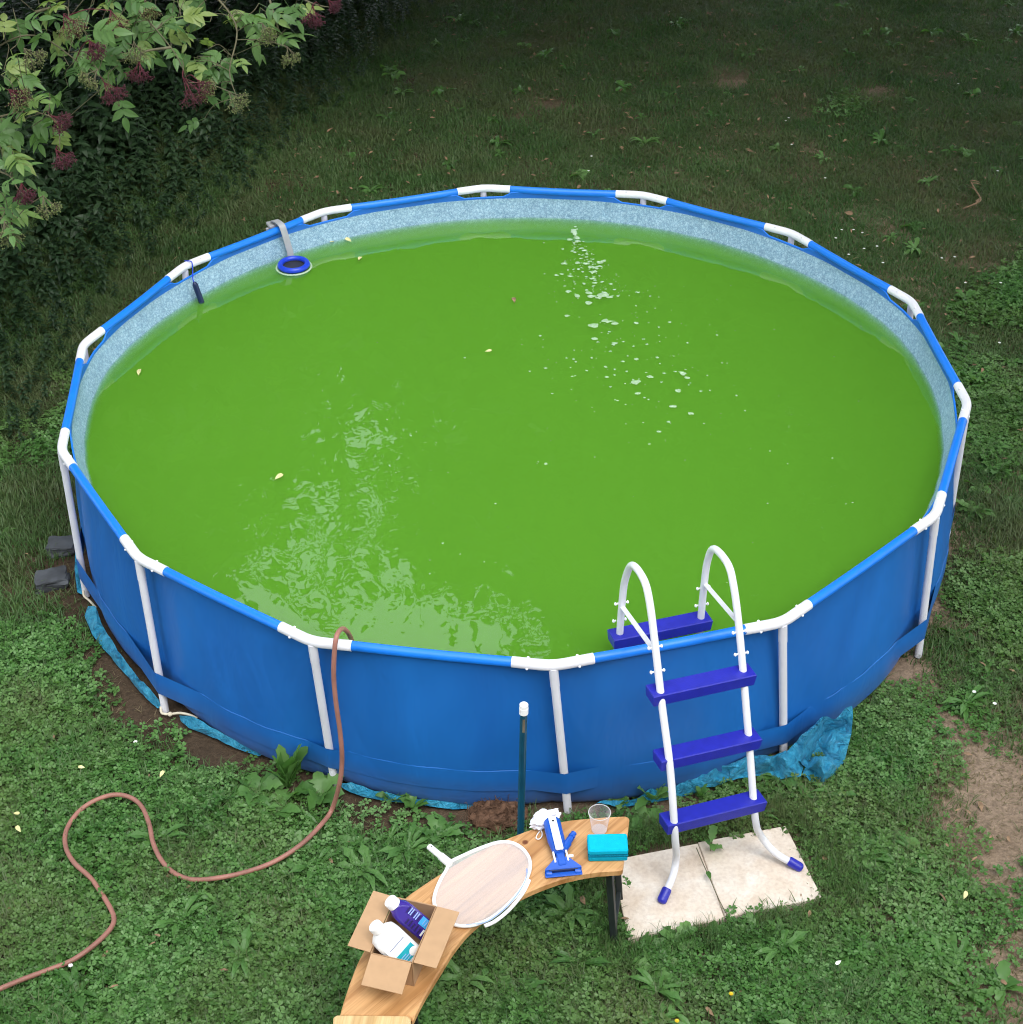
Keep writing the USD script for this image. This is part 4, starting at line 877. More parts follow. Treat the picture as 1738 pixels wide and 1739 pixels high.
# dark dispenser hanging inside the rim
e12 = unit(JT[12] * [1, 1, 0]); e12 = np.array([e12[0] * math.cos(.045) - e12[1] * math.sin(.045), e12[0] * math.sin(.045) + e12[1] * math.cos(.045), 0]); t0 = e12 * 2.160 + [.035, .02, .805]; t1 = e12 * 2.135 + [.045, .02, WATER_Z - .012]
tm = thing('hanging_thermometer', 'slim dark blue pool thermometer hanging from a cord inside the left rim', 'thermometer', t1)
d = unit(t0 - t1); Lm = np.linalg.norm(t0 - t1)
obj('body', lathe(t1, d, [(.014, 0), (.0165, .005), (.0165, Lm * .85), (.012, Lm * .93), (.005, Lm), (0, Lm)], 14), 'navy', tm, smooth=35)
obj('loop', tube(spline([t1 + d * Lm * .95, t1 + d * Lm * 1.15, JT[12] + [.05, -.01, .02], JT[12] + [.035, .0, .033], JT[12] + [.0, .03, .02]], 5), .0035, 6), 'royal_blue', tm, smooth=True)
# inlet on the far wall
il = at(972, 381, WATER_Z + .012)

# stones
def rock(px, py, sx_, sy_, sz_, seed, label):
    m = trimesh.creation.box([2.0, 2.0, 2.0]); m = m.subdivide().subdivide().subdivide(); v_ = np.array(m.vertices)
    v_ = v_ * [sx_, sy_, sz_] * (1 - .10 * (np.abs(v_) > .95).sum(1, keepdims=True) / 3) + (np.stack([meshkit.fbm(v_ * 1.1 + seed + k * 7, 3, seed + k) for k in range(3)], 1) - .5) * [.045, .045, .02]
    a = seed * .25 - .3; c_, s_ = math.cos(a), math.sin(a); v_ = np.c_[v_[:, 0] * c_ - v_[:, 1] * s_, v_[:, 0] * s_ + v_[:, 1] * c_, v_[:, 2] + v_[:, 0] * .06]
    tag(obj('stone', (v_ + at(px, py, .025), np.array(m.faces)), 'stone', smooth=25), label, 'stone')
rock(106, 928, .080, .055, .035, 1, 'upper of two dark grey flat stones left of the pool wall')
rock(88, 985, .085, .062, .035, 2, 'lower of two dark grey flat stones left of the pool wall')
# clod of roots and soil by the pole
m = trimesh.creation.icosphere(4, 1.0); v_ = np.array(m.vertices); v_ = v_ * (0.6 + .8 * meshkit.fbm(v_ * 3 + 9, 5, 4)[:, None])
clod = thing('root_clod', 'reddish brown clod of roots and soil at the pool base left of the pole', 'clod', at(842, 1390, 0))
obj('soil_lump', (v_ * [.125, .085, .075] + at(846, 1388, 0), np.array(m.faces)), 'clod_soil', clod, smooth=True)
gr = np.random.default_rng(77); rts = []
for _ in range(170):
    c_ = at(846, 1388, 0) + gr.normal(size=3) * [.055, .040, 0] + [0, 0, .035 + .03 * gr.random()]
    rts.append(tube(spline([c_, c_ + gr.normal(size=3) * .02 + [0, 0, .01], c_ + gr.normal(size=3) * .03], 3), .0012, 4, False))
obj('roots', cat(*rts), 'clod_soil', clod, smooth=True, kind='stuff')

# ------------------------------------------------------------------ ground tarpaulin sticking out round the base
tarp = thing('ground_tarp', 'crumpled turquoise tarpaulin lying under the pool and bunched out around its base', 'tarpaulin')
aa = np.linspace(0, 2 * np.pi, 73)[:-1]
cr_ = np.array([joint_radius(a if a <= _ang[0] else a - 2 * np.pi) for a in aa])
base = np.c_[np.cos(aa) * cr_ * .90, np.sin(aa) * cr_ * .90, np.full(72, .004)]
obj('sheet', (np.vstack([base, [[0, 0, .004]]]), np.array([[72, i, (i + 1) % 72] for i in range(72)])), 'tarp', tarp, smooth=False)
def crumple(outline, inside, seed, amp=.02, dens=900, freq=14.0):
    """outline and inside: (px, py, z). A crumpled sheet through these points."""
    P = np.array([at(x, y, z_) for x, y, z_ in outline]); Q = np.array([at(x, y, z_) for x, y, z_ in inside]) if inside else np.zeros((0, 3))
    E_ = np.array([[x, y] for x, y, _ in outline]); poly = sg.Polygon(E_).buffer(0)
    g_ = np.random.default_rng(seed); pts = []
    bd = poly.exterior; n_b = int(bd.length / 3)
    pts = [list(bd.interpolate(i / n_b, True).coords[0]) for i in range(n_b)]
    x0, y0, x1, y1 = poly.bounds; st = max(2.5, math.sqrt(poly.area / dens))
    for x in np.arange(x0, x1, st):
        for y in np.arange(y0, y1, st):
            q_ = sg.Point(x + g_.uniform(-.4, .4) * st, y + g_.uniform(-.4, .4) * st)
            if poly.buffer(-1).contains(q_): pts.append([q_.x, q_.y])
    pts = np.array(pts); src = np.array([[x, y] for x, y, _ in list(outline) + list(inside)]); zz = np.array([z_ for *_, z_ in list(outline) + list(inside)])
    zi = LinearNDInterpolator(src, zz)(pts); nn_ = NearestNDInterpolator(src, zz)(pts); zi = np.where(np.isnan(zi), nn_, zi)
    w3 = np.array([at(x, y, z_) for (x, y), z_ in zip(pts, zi)])
    f1 = meshkit.fbm(w3 * freq, 3, seed); f2 = abs(meshkit.fbm(w3 * freq * .6 + 5, 3, seed + 1) - .5) * 2
    dz = (f1 - .5) * amp * 1.4 - (f2 - .3) * amp
    w3[:, 2] = np.maximum(w3[:, 2] + dz, .008 + .006 * f1)
    tri = Delaunay(pts).simplices; cc = pts[tri].mean(1); ok_ = [poly.contains(sg.Point(c_)) for c_ in cc]; tri = tri[ok_]
    nrm = np.cross(w3[tri[:, 1]] - w3[tri[:, 0]], w3[tri[:, 2]] - w3[tri[:, 0]]); tri[nrm[:, 2] < 0] = tri[nrm[:, 2] < 0][:, ::-1]
    return w3, tri
obj('fold', crumple([(150, 1030, .05), (163, 1033, .07), (175, 1065, .05), (200, 1105, .05), (230, 1145, .06), (262, 1180, .05), (274, 1196, .03), (268, 1203, .01), (250, 1190, .01), (215, 1148, .01), (180, 1108, .01), (157, 1080, .02), (144, 1048, .03)], [(165, 1060, .075), (195, 1110, .07), (228, 1155, .07)], 5, .03), 'tarp', tarp, smooth=28)
obj('fold', crumple([(128, 938, .12), (136, 950, .10), (140, 985, .03), (140, 1010, .02), (131, 1005, .02), (127, 970, .06)], [], 6, .015), 'tarp', tarp, smooth=28)
obj('fold', crumple([(305, 1216, .05), (330, 1218, .06), (365, 1240, .05), (410, 1262, .045), (446, 1280, .02), (440, 1285, .008), (400, 1272, .008), (355, 1250, .01), (320, 1236, .01), (307, 1226, .015)], [(350, 1238, .05)], 7, .018), 'tarp', tarp, smooth=28)
obj('fold', crumple([(575, 1332, .03), (598, 1330, .05), (640, 1344, .04), (690, 1355, .04), (760, 1362, .035), (825, 1362, .02), (818, 1374, .006), (770, 1376, .006), (720, 1369, .008), (660, 1362, .008), (610, 1352, .01), (585, 1342, .012)], [(640, 1352, .03), (720, 1362, .03)], 8, .016), 'tarp', tarp, smooth=28)
obj('fold', crumple([(1010, 1371, .012), (1060, 1360, .03), (1150, 1338, .05), (1220, 1307, .08), (1270, 1290, .10), (1290, 1283, .13), (1320, 1280, .13), (1335, 1277, .13), (1350, 1285, .09), (1365, 1305, .05), (1360, 1322, .04), (1330, 1322, .03), (1290, 1318, .03), (1240, 1330, .02), (1180, 1348, .012), (1100, 1366, .008), (1040, 1374, .006)],
    [(1200, 1325, .07), (1230, 1318, .03), (1260, 1300, .12), (1275, 1310, .04), (1300, 1296, .14), (1318, 1304, .05), (1335, 1298, .11)], 9, .05, 1400), 'tarp', tarp, smooth=28)
obj('fold', crumple([(1330, 1283, .10), (1352, 1262, .15), (1375, 1240, .18), (1395, 1226, .19), (1420, 1220, .19), (1446, 1210, .20), (1448, 1226, .17), (1446, 1250, .12), (1440, 1275, .06), (1433, 1300, .02), (1415, 1322, .012), (1396, 1333, .01), (1375, 1331, .01), (1362, 1322, .02), (1370, 1305, .07), (1360, 1292, .10)],
    [(1376, 1246, .24), (1392, 1236, .22), (1400, 1246, .07), (1388, 1262, .06), (1412, 1262, .13), (1420, 1280, .08), (1392, 1296, .16), (1402, 1284, .05), (1428, 1240, .10), (1378, 1285, .03), (1366, 1270, .16), (1400, 1315, .10), (1384, 1316, .03)], 10, .075, 2200, 10.0), 'tarp', tarp, smooth=28)
obj('fold', crumple([(1392, 1330, .015), (1404, 1332, .02), (1410, 1352, .006), (1404, 1361, .004), (1394, 1356, .005)], [], 12, .008), 'tarp', tarp, smooth=28)

# ------------------------------------------------------------------ bigger weeds, one by one
def weed(px, py, n, L, W, up, label, seed, name='weed', catn='weed', z=0.0, stem=0.0, spread=1.0, group=None):
    g_ = np.random.default_rng(seed); o = at(px, py, z); t = thing(name, label, catn, o, group)
    for k in range(n):
        a = k * 2.4 + g_.normal(0, .35); hgt = stem * (k + 1) / n
        d = np.array([math.cos(a) * spread, math.sin(a) * spread, up * g_.uniform(.6, 1.4)]); l = L * g_.uniform(.65, 1.1)
        obj('leaf', wavy_leaf(o + [0, 0, .004 + hgt], a, up * g_.uniform(.55, 1.5), l, W * g_.uniform(.75, 1.2), g_), 'weed_leaf', t, smooth=True)
    if stem: obj('stem', tube([o, o + [0, 0, stem]], .003, 6), 'twig_green', t)
    return t
W_ = [(490, 1338, 9, .30, .058, 4.2, 'tall dock weed with upright wavy leaves at the pool wall by the hose'),
      (440, 1345, 8, .17, .062, .7, 'broad low dock weed left of the tall dock plant'), (545, 1352, 8, .19, .060, .8, 'sprawling dock weed between the tall dock plant and the hose'), (470, 1378, 9, .15, .055, .5, 'low sprawling weed just in front of the tall dock plant'),
      (700, 1375, 6, .13, .030, 1.1, 'tuft of weed leaves against the tarpaulin left of the soil clod'),
      (668, 1362, 9, .13, .024, 1.5, 'upright tuft of narrow dandelion leaves at the pool base left of the pole'),
      (745, 1425, 11, .15, .035, .8, 'dandelion rosette behind the handle of the leaf net'),
      (705, 1425, 8, .12, .030, .5, 'low dandelion rosette left of the leaf net handle'),
      (1050, 1366, 5, .09, .040, 1.0, 'small weed with rounded leaves behind the plastic cup'),
      (1105, 1362, 8, .16, .040, 1.6, 'leafy weed at the pool wall just left of the ladder'),
      (1190, 1357, 3, .11, .036, 2.2, 'single pale upright leaf between the ladder rails'),
      (1100, 1400, 7, .13, .055, .5, 'broad leaved weed between bench end and ladder'),
      (1325, 1325, 10, .15, .040, .6, 'dandelion rosette in front of the bunched tarpaulin'),
      (1370, 1362, 8, .14, .035, .4, 'low dandelion rosette below the torn tip of the tarpaulin'),
      (1500, 1020, 9, .15, .035, .6, None), (880, 1690, 9, .14, .045, .6, 'bright dandelion rosette in the grass right of the bench foot'),
      (730, 1700, 8, .12, .05, .5, 'dark dandelion rosette beside the near end of the curved bench'), (1285, 1590, 8, .12, .035, .6, 'weed rosette below the right paving slab'),
      (1150, 1600, 8, .12, .04, .6, 'weed rosette below the left paving slab by the bench leg'), (1655, 870, 9, .15, .035, .5, 'dandelion rosette beside the right pool leg'),
      (1690, 960, 9, .15, .04, .5, 'dandelion rosette at the right edge level with the pool wall'), (1640, 510, 7, .14, .03, .7, 'pale dandelion rosette right of the upper right corner piece'),
      (1690, 800, 8, .14, .035, .5, 'dandelion rosette at the right edge beyond the pool'), (1450, 1300, 7, .12, .03, .5, 'dandelion rosette right of the tarpaulin tip'),
      (375, 1540, 6, .11, .022, 1.0, 'narrow light green weed inside the hose loop below the pool'), (400, 1600, 6, .10, .045, .4, 'plantain rosette in the clover left of the cardboard box'),
      (290, 1650, 5, .11, .035, .6, 'dandelion leaves in the clover near the lower left'), (75, 1295, 5, .12, .04, .9, 'upright broad leaf weed in the clover at the left edge'), (330, 1690, 6, .09, .04, .5, 'small rounded weed in the clover at the bottom left'),
      (1480, 1440, 7, .12, .03, .4, 'weed rosette right of the paving slabs'), (1700, 1680, 8, .14, .04, .5, 'weed tuft in the dry soil at the lower right corner')]
for i, (px, py, n_, L, W, up, lb) in enumerate(W_):
    if lb: weed(px, py, n_ + 2, L * .85, W * 1.05, up, lb, 200 + i)
wd = weed(1207, 1445, 4, .075, .034, .5, 'thin weed growing from the joint between the two paving slabs', 300, z=.03, stem=.05)
obj('stem', tube(spline([at(1183, 1440, .05), at(1195, 1468, .05), at(1206, 1492, .045), at(1220, 1525, .04), at(1236, 1556, .035)], 5), .0022, 6), 'twig_green', wd)
obj('leaf', leaf_shape(at(1202, 1480, .05), np.array([.1, -.6, .1]), Zv, .045, .022), 'weed_leaf', wd, smooth=False)

# fallen leaves and dead bits that show singly
def fleaf(px, py, L, mat, z=.05, seed=0, nm='fallen_leaf', label='small pale fallen leaf lying on the dark lawn', group='pale fallen leaves on the lawn'):
    g_ = np.random.default_rng(seed); a = g_.uniform(0, 6.28)
    m1 = leaf_shape(at(px, py, z), np.array([math.cos(a), math.sin(a), g_.normal(0, .1)]), np.array([g_.normal(0, .2), g_.normal(0, .2) - .2, 1]), L, L * .5, .2, .2, 4)
    tag(obj(nm, m1, mat, smooth=False), label, 'leaf', group)
for px, py, L, mt, lb in ((278, 1309, .05, 'pale_leaf', 'pale yellow fallen leaf on the clover left of the tall dock weed'), (28, 1403, .05, 'pale_leaf', 'pale yellow fallen leaf at the left edge of the lawn, pointing up'), (33, 1382, .045, 'pale_leaf', 'greenish fallen leaf just above the pale one at the left edge'),
                          (133, 1302, .04, 'pale_leaf', 'cream curled leaf fragment on the clover near the hose'), (1448, 364, .10, 'dead_leaf', 'orange brown fallen leaf on the grass behind the pool'), (1642, 1514, .05, 'pale_leaf', 'yellowish fallen leaf on the dry soil at lower right'),
                          (1610, 1438, .04, 'dead_leaf', 'rust brown fallen leaf on the dry soil right of the slabs'), (1420, 1638, .04, 'white_petal', 'small white scrap on the grass below the paving slabs'), (1670, 625, .05, 'dead_leaf', 'brown fallen leaf right of the pool rim'), (272, 1590, .035, 'dead_leaf', 'brown fallen leaf on the clover inside the hose bend')):
    fleaf(px, py, L * .75, mt, .055, px, label=lb, group=None)
g4 = np.random.default_rng(91)
LT_ = []
for _ in range(46):
    x, y = g4.uniform(600, 1735), g4.uniform(5, 300)
    fleaf(x, y, g4.uniform(.022, .045), 'dead_leaf', .05, int(g4.integers(1e6)), label='small brown fallen leaf on the shaded lawn behind the pool', group='brown fallen leaves behind the pool')
for px, py, lb in ((560, 410, 'withered leaf floating by the far wall, right of the skimmer arm'), (587, 404, 'brownish leaf floating at the far liner, rightmost of the few right of the skimmer'), (613, 436, 'pair of curled leaf bits floating right of the skimmer ring'), (480, 805, 'yellowish leaf floating in the bright reflection at left'),
                   (872, 505, 'small dark leaf floating left of the bubbles'), (835, 595, 'tiny pale leaf floating in the middle of the pool'), (237, 627, 'small leaf floating near the left edge of the pool')):
    fleaf(px, py, .05 if px != 835 else .04, 'pale_leaf' if px != 872 else 'dead_leaf', WATER_Z + .003, px * 7, 'floating_leaf', lb, 'leaves floating on the pool')
# leaf litter and straw that nobody could count
lit = []
for _ in range(5200):
    x, y = g4.uniform(-5.2, 5.2), g4.uniform(-3.6, 9)
    if np.hypot(x, y) < 2.45 or UND.contains(sg.Point(x, y)): continue
    if g4.random() > .25 + .6 * (y > 2) + .3 * (x > 1.5): continue
    a = g4.uniform(0, 6.28); L = g4.uniform(.012, .048)
    lit.append(leaf_shape(np.array([x, y, float(ground_z(x, y)) + g4.uniform(.02, .055)]), np.array([math.cos(a), math.sin(a), g4.normal(0, .2)]), np.array([g4.normal(0, .3), g4.normal(0, .3), 1]), L, L * g4.uniform(.25, .6), .2, .2, 2))
tag(obj('leaf_litter', cat(*lit), 'dead_leaf', smooth=False), 'scraps of dry leaves and stalks littering the lawn', 'leaf litter', kind='stuff')
fl = []
for px, py in ((1345, 245), (1402, 302), (1430, 390), (1450, 390), (1465, 395), (1490, 418), (1468, 422), (1420, 404), (1442, 432), (1500, 446), (1600, 438), (1622, 436), (1628, 142), (1640, 480), (1698, 582), (1335, 205), (1695, 290), (1655, 1175), (1690, 1195), (1005, 265), (1000, 290), (1340, 200), (1700, 480), (120, 1640), (230, 1260)):
    c_ = at(px, py, .06)
    for k in range(9):
        a = k * .7; d_ = np.array([math.cos(a), math.sin(a), .25]); fl.append(leaf_shape(c_, d_, Zv, .011, .007, .1, .1, 2))
tag(obj('daisies', cat(*fl), 'white_petal', smooth=False), 'tiny white daisies dotted in the grass behind the pool', 'daisies', kind='stuff')
for px, py, lb in ((1242, 1690, 'small yellow dandelion flower in the grass below the slabs'), (1150, 1736, 'yellow dandelion flower at the very bottom edge')):
    c_ = at(px, py, .06); fs = []
    for r_, n_ in ((.010, 12), (.007, 9), (.004, 5)):
        for k in range(n_): a = k * 6.283 / n_ + r_ * 50; fs.append(leaf_shape(c_ + [0, 0, .016 - r_], np.array([math.cos(a), math.sin(a), .35]), Zv, r_, .006, .1, .1, 2))
    t = thing('dandelion_flower', lb, 'flower', at(px, py, 0)); obj('petals', cat(*fs), 'yellow_petal', t, smooth=False); obj('stem', tube([c_ * [1, 1, 0], c_], .002, 6), 'twig_green', t)
# dead weed stalk on the right
t = thing('dead_stalk', 'withered brown weed stalk with curled leaves lying in the grass right of the pool', 'dead plant', at(1660, 330, 0))
obj('stem', tube(spline([at(1636, 354, .03), at(1658, 345, .05), at(1666, 338, .05), at(1657, 322, .06), at(1650, 310, .06)], 5), .006, 6), 'dead_leaf', t, smooth=True)
for k, (x, y) in enumerate(((1650, 312), (1656, 322), (1664, 338), (1648, 308))):
    obj('leaf', leaf_shape(at(x, y, .06), np.array([math.cos(k * 2.1), math.sin(k * 2.1), .3]), Zv, .075, .02, .5, .5, 4), 'dead_leaf', t, smooth=False)

# ------------------------------------------------------------------ elder overhanging from the left
elder = thing('elder_tree', 'elderberry bush with light green leaves and reddish berry umbels overhanging at upper left', 'tree', (-4.3, 1.6, 0))
def edist(px, py): return 8.7 + .0026 * max(px, 0) + .0006 * (300 - py)
hubs = []
mains = [[(-300, 420, 9.2), (-150, 200, 9.1), (-20, 90, 9.0), (60, 60, 8.95), (140, 110, 9.0), (185, 140, 9.1)], [(-150, 200, 9.1), (-60, 210, 8.9), (40, 190, 8.8), (95, 205, 8.85), (102, 255, 8.85)], [(-150, 250, 9.0), (-60, 280, 8.75), (10, 295, 8.7), (30, 320, 8.7), (45, 335, 8.7)],
         [(-120, 320, 8.9), (-40, 350, 8.7), (15, 380, 8.6), (10, 400, 8.6)], [(-100, -60, 9.2), (80, -40, 9.2), (200, -10, 9.3), (290, 80, 9.3), (320, 140, 9.4)], [(200, -60, 9.6), (330, -30, 9.7), (400, 40, 9.7), (390, 120, 9.7), (402, 165, 9.7)],
         [(330, -60, 10.1), (450, -30, 10.1), (530, 5, 10.1), (560, 12, 10.1)], [(240, -40, 9.2), (250, 20, 9.2), (258, 50, 9.2)], [(290, 80, 9.3), (240, 90, 9.25), (232, 120, 9.2)], [(60, 20, 9.0), (110, 10, 9.0), (118, 35, 9.0)], [(450, -30, 10.1), (470, 40, 10.1), (490, 90, 10.1)]]
base = np.array([-4.3, 1.6, 0]); head = np.array([-4.05, 1.5, 1.7])
obj('trunk', tube(spline([base, base + [.05, 0, .7], head, head + [.35, -.15, .7]], 5), np.linspace(.10, .05, 16), 12), 'bark', elder, smooth=True)
for bpts in mains:
    P = spline([at_d(x, y, d) for x, y, d in bpts], 6)
    if bpts[0][0] < -90: P = np.vstack([spline([head + [.1, 0, .2], (head + P[0]) / 2 + [0, 0, .25], P[0]], 4)[:-1], P])
    obj('branch', tube(P, np.linspace(.009, .0022, len(P)), 7), 'twig_green', elder, smooth=True); hubs.append(P)
HP = np.vstack(hubs); HT = cKDTree(HP)
def compound(o, d, n, L, g_):
    """An elder leaf: a stalk with five to seven leaflets."""
    d = unit(d); n = unit(n - d * np.dot(n, d)); s = np.cross(d, n); out = []
    pairs = 2 if g_.random() < .6 else 3; ll = L * .52
    for k in range(pairs):
        t = .30 + .55 * k / pairs + .08
        for sg_ in (-1, 1):
            dd = unit(d * .55 + s * sg_ * .85 + n * g_.normal(-.05, .12)); out.append(leaf_shape(o + d * L * t - n * .12 * L * t * t, dd, n + s * sg_ * .2 + g_.normal(0, .22, 3), ll * g_.uniform(.75, 1.1), ll * .50, .16, .25, 4))
    out.append(leaf_shape(o + d * L * .9 - n * .1 * L, unit(d - n * .15), n + g_.normal(0, .1, 3), ll * 1.12, ll * .48, .16, .22, 4))
    out.append(tube(np.array([o, o + d * L * .5 - n * .03 * L, o + d * L * .95 - n * .11 * L]), .0016, 4, False))
    return cat(*out)
ge = np.random.default_rng(17)
spots = [(35, 50, 40, 28, 14), (25, 110, 28, 25, 14), (30, 160, 30, 22, 12), (10, 215, 18, 22, 9), (75, 165, 22, 14, 7), (68, 215, 20, 16, 9), (15, 265, 14, 12, 5), (20, 290, 20, 18, 9), (75, 335, 18, 8, 4), (15, 350, 16, 20, 8), (12, 395, 10, 14, 5),
         (95, 20, 34, 20, 14), (140, 85, 40, 22, 18), (120, 115, 28, 12, 8), (185, 20, 50, 18, 16), (170, 60, 40, 20, 14), (190, 120, 20, 12, 7), (230, 60, 36, 26, 16), (240, 30, 30, 20, 10), (270, 85, 22, 14, 8), (300, 20, 40, 16, 14), (320, 60, 30, 20, 12),
         (330, 100, 34, 16, 12), (370, 120, 26, 16, 11), (390, 105, 18, 12, 5), (340, 205, 10, 8, 3), (370, 170, 18, 12, 6), (385, 20, 36, 16, 12), (430, 30, 34, 18, 12), (455, 60, 24, 18, 9), (450, 85, 16, 12, 4), (490, 20, 24, 14, 7), (505, 15, 20, 10, 4), (-40, 200, 30, 120, 18), (205, 180, 6, 5, 1), (100, 232, 10, 6, 3), (0, -20, 160, 16, 16)]
nleaf = 0; rest = []; tw = []
for cx_, cy_, sx_, sy_, n_ in spots:
    for _ in range(max(1, int(n_ * .48))):
        px, py = ge.normal(cx_, sx_ * .8), ge.normal(cy_, sy_ * .8); dist = edist(px, py) + ge.normal(0, .22)
        o = at_d(px, py, dist); k = HT.query(o)[1]; h = HP[k]
        d = unit((o - h) / (np.linalg.norm(o - h) + .05) * .7 + np.array([ge.normal(.35, .5), ge.normal(-.35, .5), ge.normal(-.15, .3)])); L = ge.uniform(.115, .195)
        m1 = compound(o - d * L * .5, d, np.array([ge.normal(.05, .3), -.45 + ge.normal(0, .25), .85]), L, ge)
        if nleaf < 300: obj('leaf', m1, 'elder_leaf', elder, smooth=False); nleaf += 1
        else: rest.append(m1)
        tw.append(tube(spline([h, (h + o) / 2 + [0, 0, .03], o - d * L * .5], 3), .0022, 5, False))
obj('twigs', cat(*tw), 'twig_green', elder, smooth=True, kind='stuff')
if rest: obj('foliage', cat(*rest), 'elder_leaf', elder, smooth=False, kind='stuff')
def umbel(px, py, sz, kind, dirpx):
    g_ = np.random.default_rng(int(px * 13 + py)); tipc = at_d(px, py, edist(px, py) - .42)
    dv = unit(CR * dirpx[0] - CU * dirpx[1] + CF * -.25); s = sz * .86 * (edist(px, py) / FPX); o = tipc - dv * s * .9
    st, br = [], []
    X_, Y_, Z_ = axes(dv, (0.2, .3, 1))
    h = HP[HT.query(o)[1]]; st.append(tube(spline([h, (h + o) / 2 + [0, 0, .02], o], 4), .0028, 6, False))
    for k in range(5):
        a = k * 1.257 + g_.normal(0, .2); d1 = unit(Z_ * 1.0 + (X_ * math.cos(a) + Y_ * math.sin(a)) * .46); e1 = o + d1 * s * .75; st.append(tube([o, (o + e1) / 2 + dv * .004, e1], .0021, 5, False))
        for j in range(6):
            a2 = j * 1.05 + g_.normal(0, .2); d2 = unit(d1 + (X_ * math.cos(a2) + Y_ * math.sin(a2)) * .62); e2 = e1 + d2 * s * .42 * g_.uniform(.7, 1.1); st.append(tube([e1, e2], .0014, 4, False))
            for q_ in range(6):
                e3 = e2 + g_.normal(0, s * .10, 3) + d2 * s * .12; st.append(tube([e2, e3], .0009, 3, False)); br.append(ball(e3, .0036 * g_.uniform(.7, 1.25), 0))
    u_ = obj('berry_cluster', cat(*st), 'berry_stalk' if kind else 'twig_green', elder, smooth=True, label='reddish purple elderberry umbel' if kind else 'green unripe elderberry umbel')
    obj('berries', cat(*br), 'berry_dark' if kind == 1 else 'berry_green', u_, smooth=True, kind='stuff')
for px, py, sz, kd, dr in ((122, 48, 40, 2, (.5, .8)), (195, 42, 36, 2, (.3, .9)), (254, 22, 26, 2, (.3, .9)), (162, 86, 30, 1, (.5, .8)), (235, 126, 30, 1, (0, 1)), (192, 160, 36, 1, (.6, .8)), (152, 135, 30, 0, (-.5, .8)), (331, 155, 44, 1, (.6, .7)), (404, 173, 34, 0, (.6, .7)),
                       (104, 208, 30, 1, (.8, .55)), (107, 271, 30, 1, (.6, .8)), (42, 332, 30, 1, (.3, .9)), (82, 354, 32, 0, (.4, .9)), (14, 402, 36, 0, (.3, .9)), (57, 98, 34, 0, (.6, .6)), (32, 166, 34, 2, (.6, .5)), (231, 92, 32, 0, (.2, .9)), (533, 30, 30, 1, (.1, 1)), (494, 97, 26, 0, (.3, .9)), (568, 10, 20, 1, (.7, .7)), (455, 58, 30, 0, (.4, .8)), (350, 150, 30, 2, (.6, .6))):
    umbel(px, py, sz, kd, dr)

# ------------------------------------------------------------------ tall trees round the far end (they shade the lawn and are mirrored in the pool)
def crown(seed, H, R, zlo, n, holes=.5, leaf=.22):
    g_ = np.random.default_rng(seed); cl_ = []
    nb = int(26 * R)
    for _ in range(nb):
        z_ = zlo + (H - zlo) * g_.random() ** .9; prof = R * (math.sin(math.pi * np.clip((z_ - zlo) / (H - zlo) * .86 + .12, 0, 1)) ** .6)
        a = g_.uniform(0, 6.28); q_ = prof * math.sqrt(g_.random()); cl_.append([q_ * math.cos(a), q_ * math.sin(a), z_])
    cl_ = np.array(cl_); k = g_.integers(0, nb, n)
    c_ = cl_[k] + g_.normal(0, 1, (n, 3)) * [.55, .55, .38] * holes * 1.6
    d = g_.normal(size=(n, 3)); d /= np.linalg.norm(d, axis=1, keepdims=True); nn = g_.normal(size=(n, 3)) * .7 + [0, 0, .8]; s = np.cross(d, nn); s /= np.linalg.norm(s, axis=1, keepdims=True)
    L = leaf * g_.uniform(.7, 1.3, (n, 1)); v_ = np.stack([c_ - d * L * .5, c_ + s * L * .3, c_ + d * L * .5, c_ - s * L * .3], 1).reshape(-1, 3)
    i = np.arange(n)[:, None] * 4; return (v_, np.vstack([i + [0, 1, 2], i + [0, 2, 3]])), cl_
def big_tree(x, y, H, R, zlo, n, seed, label, lean=(0, 0)):
    t = thing('tree', label, 'tree', (x, y, 0)); o = np.array([x, y, 0.0])
    (v_, f_), cl_ = crown(seed, H, R, zlo, n)
    ln = np.array([lean[0], lean[1], 0.0]); v_ = v_ + ln; cl_ = cl_ + ln
    tk = o + np.array([[0, 0, -.1], [.05, 0, H * .3], [-.1, .1, H * .6], [.05, 0, H * .9]]) + np.outer([0, .25, .7, 1], ln)
    tr = obj('trunk', tube(spline(tk, 5), np.linspace(.26, .04, 16), 12), 'bark', t, smooth=True)
    for c_ in cl_[::7]:
        s_ = o + ln * min(1, c_[2] * .75 / H) + [0, 0, max(zlo * .8, c_[2] * .75)]; obj('limb', tube(spline([s_, (s_ + o + c_) / 2 + [0, 0, .2], o + c_], 3), np.linspace(.07, .015, 7), 6), 'bark', tr, smooth=True)
    obj('crown', (v_ + o, f_), 'tree_leaf', t, smooth=False, kind='stuff')
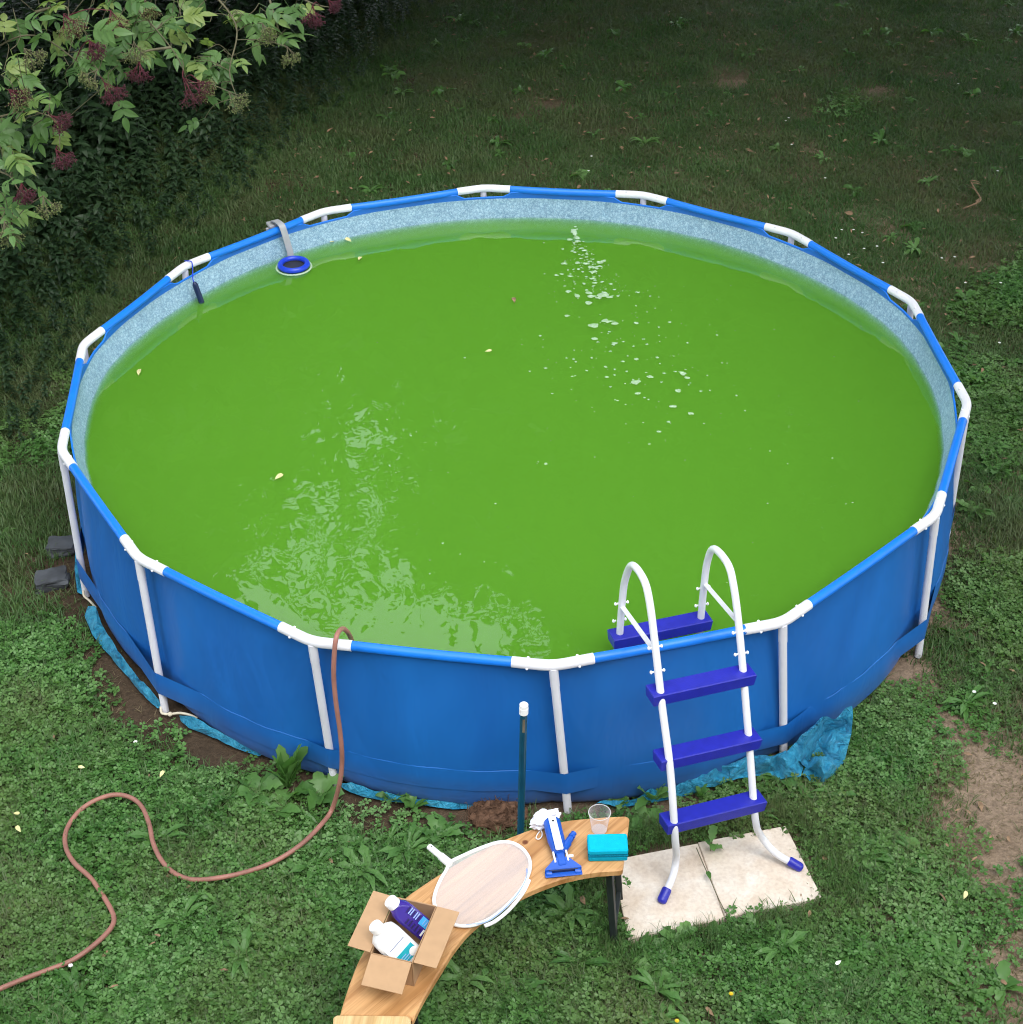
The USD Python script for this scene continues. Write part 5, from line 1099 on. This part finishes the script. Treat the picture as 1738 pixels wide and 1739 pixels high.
TREES = [(-8.2, 8.8, 9.5, 3.8, 1.8, 16000), (-4.6, 11.2, 6.6, 2.6, 1.6, 11000), (0.6, 11.2, 10.5, 2.9, 2.0, 18000), (3.9, 10.8, 15.0, 4.2, 2.0, 26000), (6.9, 8.9, 14.5, 4.0, 2.0, 28000, .3, -1.8), (-7.0, 3.6, 13.5, 3.7, 1.8, 24000), (7.4, 3.2, 15.0, 4.0, 2.4, 28000, -.5, 0), (4.1, 9.0, 13.0, 4.4, 3.2, 52000, -.2, -2.7), (-1.8, 9.6, 3.8, 4.2, 2.1, 42000, 0, -1.2),
         (-6.6, -1.2, 14.0, 3.7, 2.6, 24000), (7.2, -2.6, 14.5, 3.7, 3.0, 24000), (0.9, 10.6, 8.0, 3.1, 2.0, 26000, .9, -1.9), (-5.4, 6.0, 6.0, 3.1, 2.2, 30000, .4, 0), (-2.3, 11.8, 11.0, 1.3, 3.0, 1100)]
LBL = ['tall tree beyond the far left corner of the garden', 'tree behind the lawn at far left', 'tree behind the middle of the far lawn', 'tallest tree behind the far lawn', 'tall tree beyond the far right corner of the garden', 'tree left of the pool behind the elder', 'tree right of the pool outside the picture', 'tree whose crown hangs over the far lawn', 'low tree leaning over the dark undergrowth', 'tall tree left of the near lawn', 'tall tree right of the near lawn', 'bushy tree at the far end in line with the pool inlet', 'broad tree standing in the undergrowth left of the far lawn', 'slender open-crowned tree behind the far lawn']
for i, (T, lb) in enumerate(zip(TREES, LBL)): big_tree(*T[:6], 500 + i, lb, T[6:] or (0, 0))

# ------------------------------------------------------------------ the house from whose window the garden is seen (it closes off the sky behind the camera)
M('plaster', {'g': ('geometry', {}), 'n': ('noise_texture', {'scale': 3.0, 'detail': 5.0}), 'r': ('rgb_ramp', {'ramp': [(0.3, (0.42, 0.39, 0.33)), (0.7, (0.50, 0.47, 0.41))]}), 'p': ('principled_bsdf', {'roughness': 0.9})},
  [('g.position', 'n.vector'), ('n.fac', 'r.fac'), ('r.color', 'p.base_color')])
plain('roof_tile', (0.16, 0.06, 0.04), 0.8, 0.2, 6)
hs = thing('house', 'rendered house with tiled roof from whose upper window the garden is seen', 'house', (0, -11.5, 0))
EX, EY, EZ = np.eye(3)
obj('wall', rbox(np.array([0, -11.6, 3.1]), EX, EY, EZ, 15, 6.4, 6.2, .02), 'plaster', hs, smooth=20)
for sg_ in (-1, 1):
    d_ = unit([0, sg_ * 1.0, -.9]); obj('roof', rbox(np.array([0, -11.6 + sg_ * 1.85, 7.75]), EX, d_, np.cross(EX, d_), 15.8, 5.2, .18, .02), 'roof_tile', hs, smooth=20)
for x_ in (-5, -1.6, 1.8, 5.2):
    for z_ in (1.6, 4.6):
        w_ = obj('window_frame', rbox(np.array([x_, -8.38, z_]), EX, EY, EZ, 1.2, .06, 1.4, .01), 'white_plastic', hs, smooth=20); obj('pane', rbox(np.array([x_, -8.345, z_]), EX, EY, EZ, 1.04, .02, 1.24, .004), 'dark_plastic', w_, smooth=20)
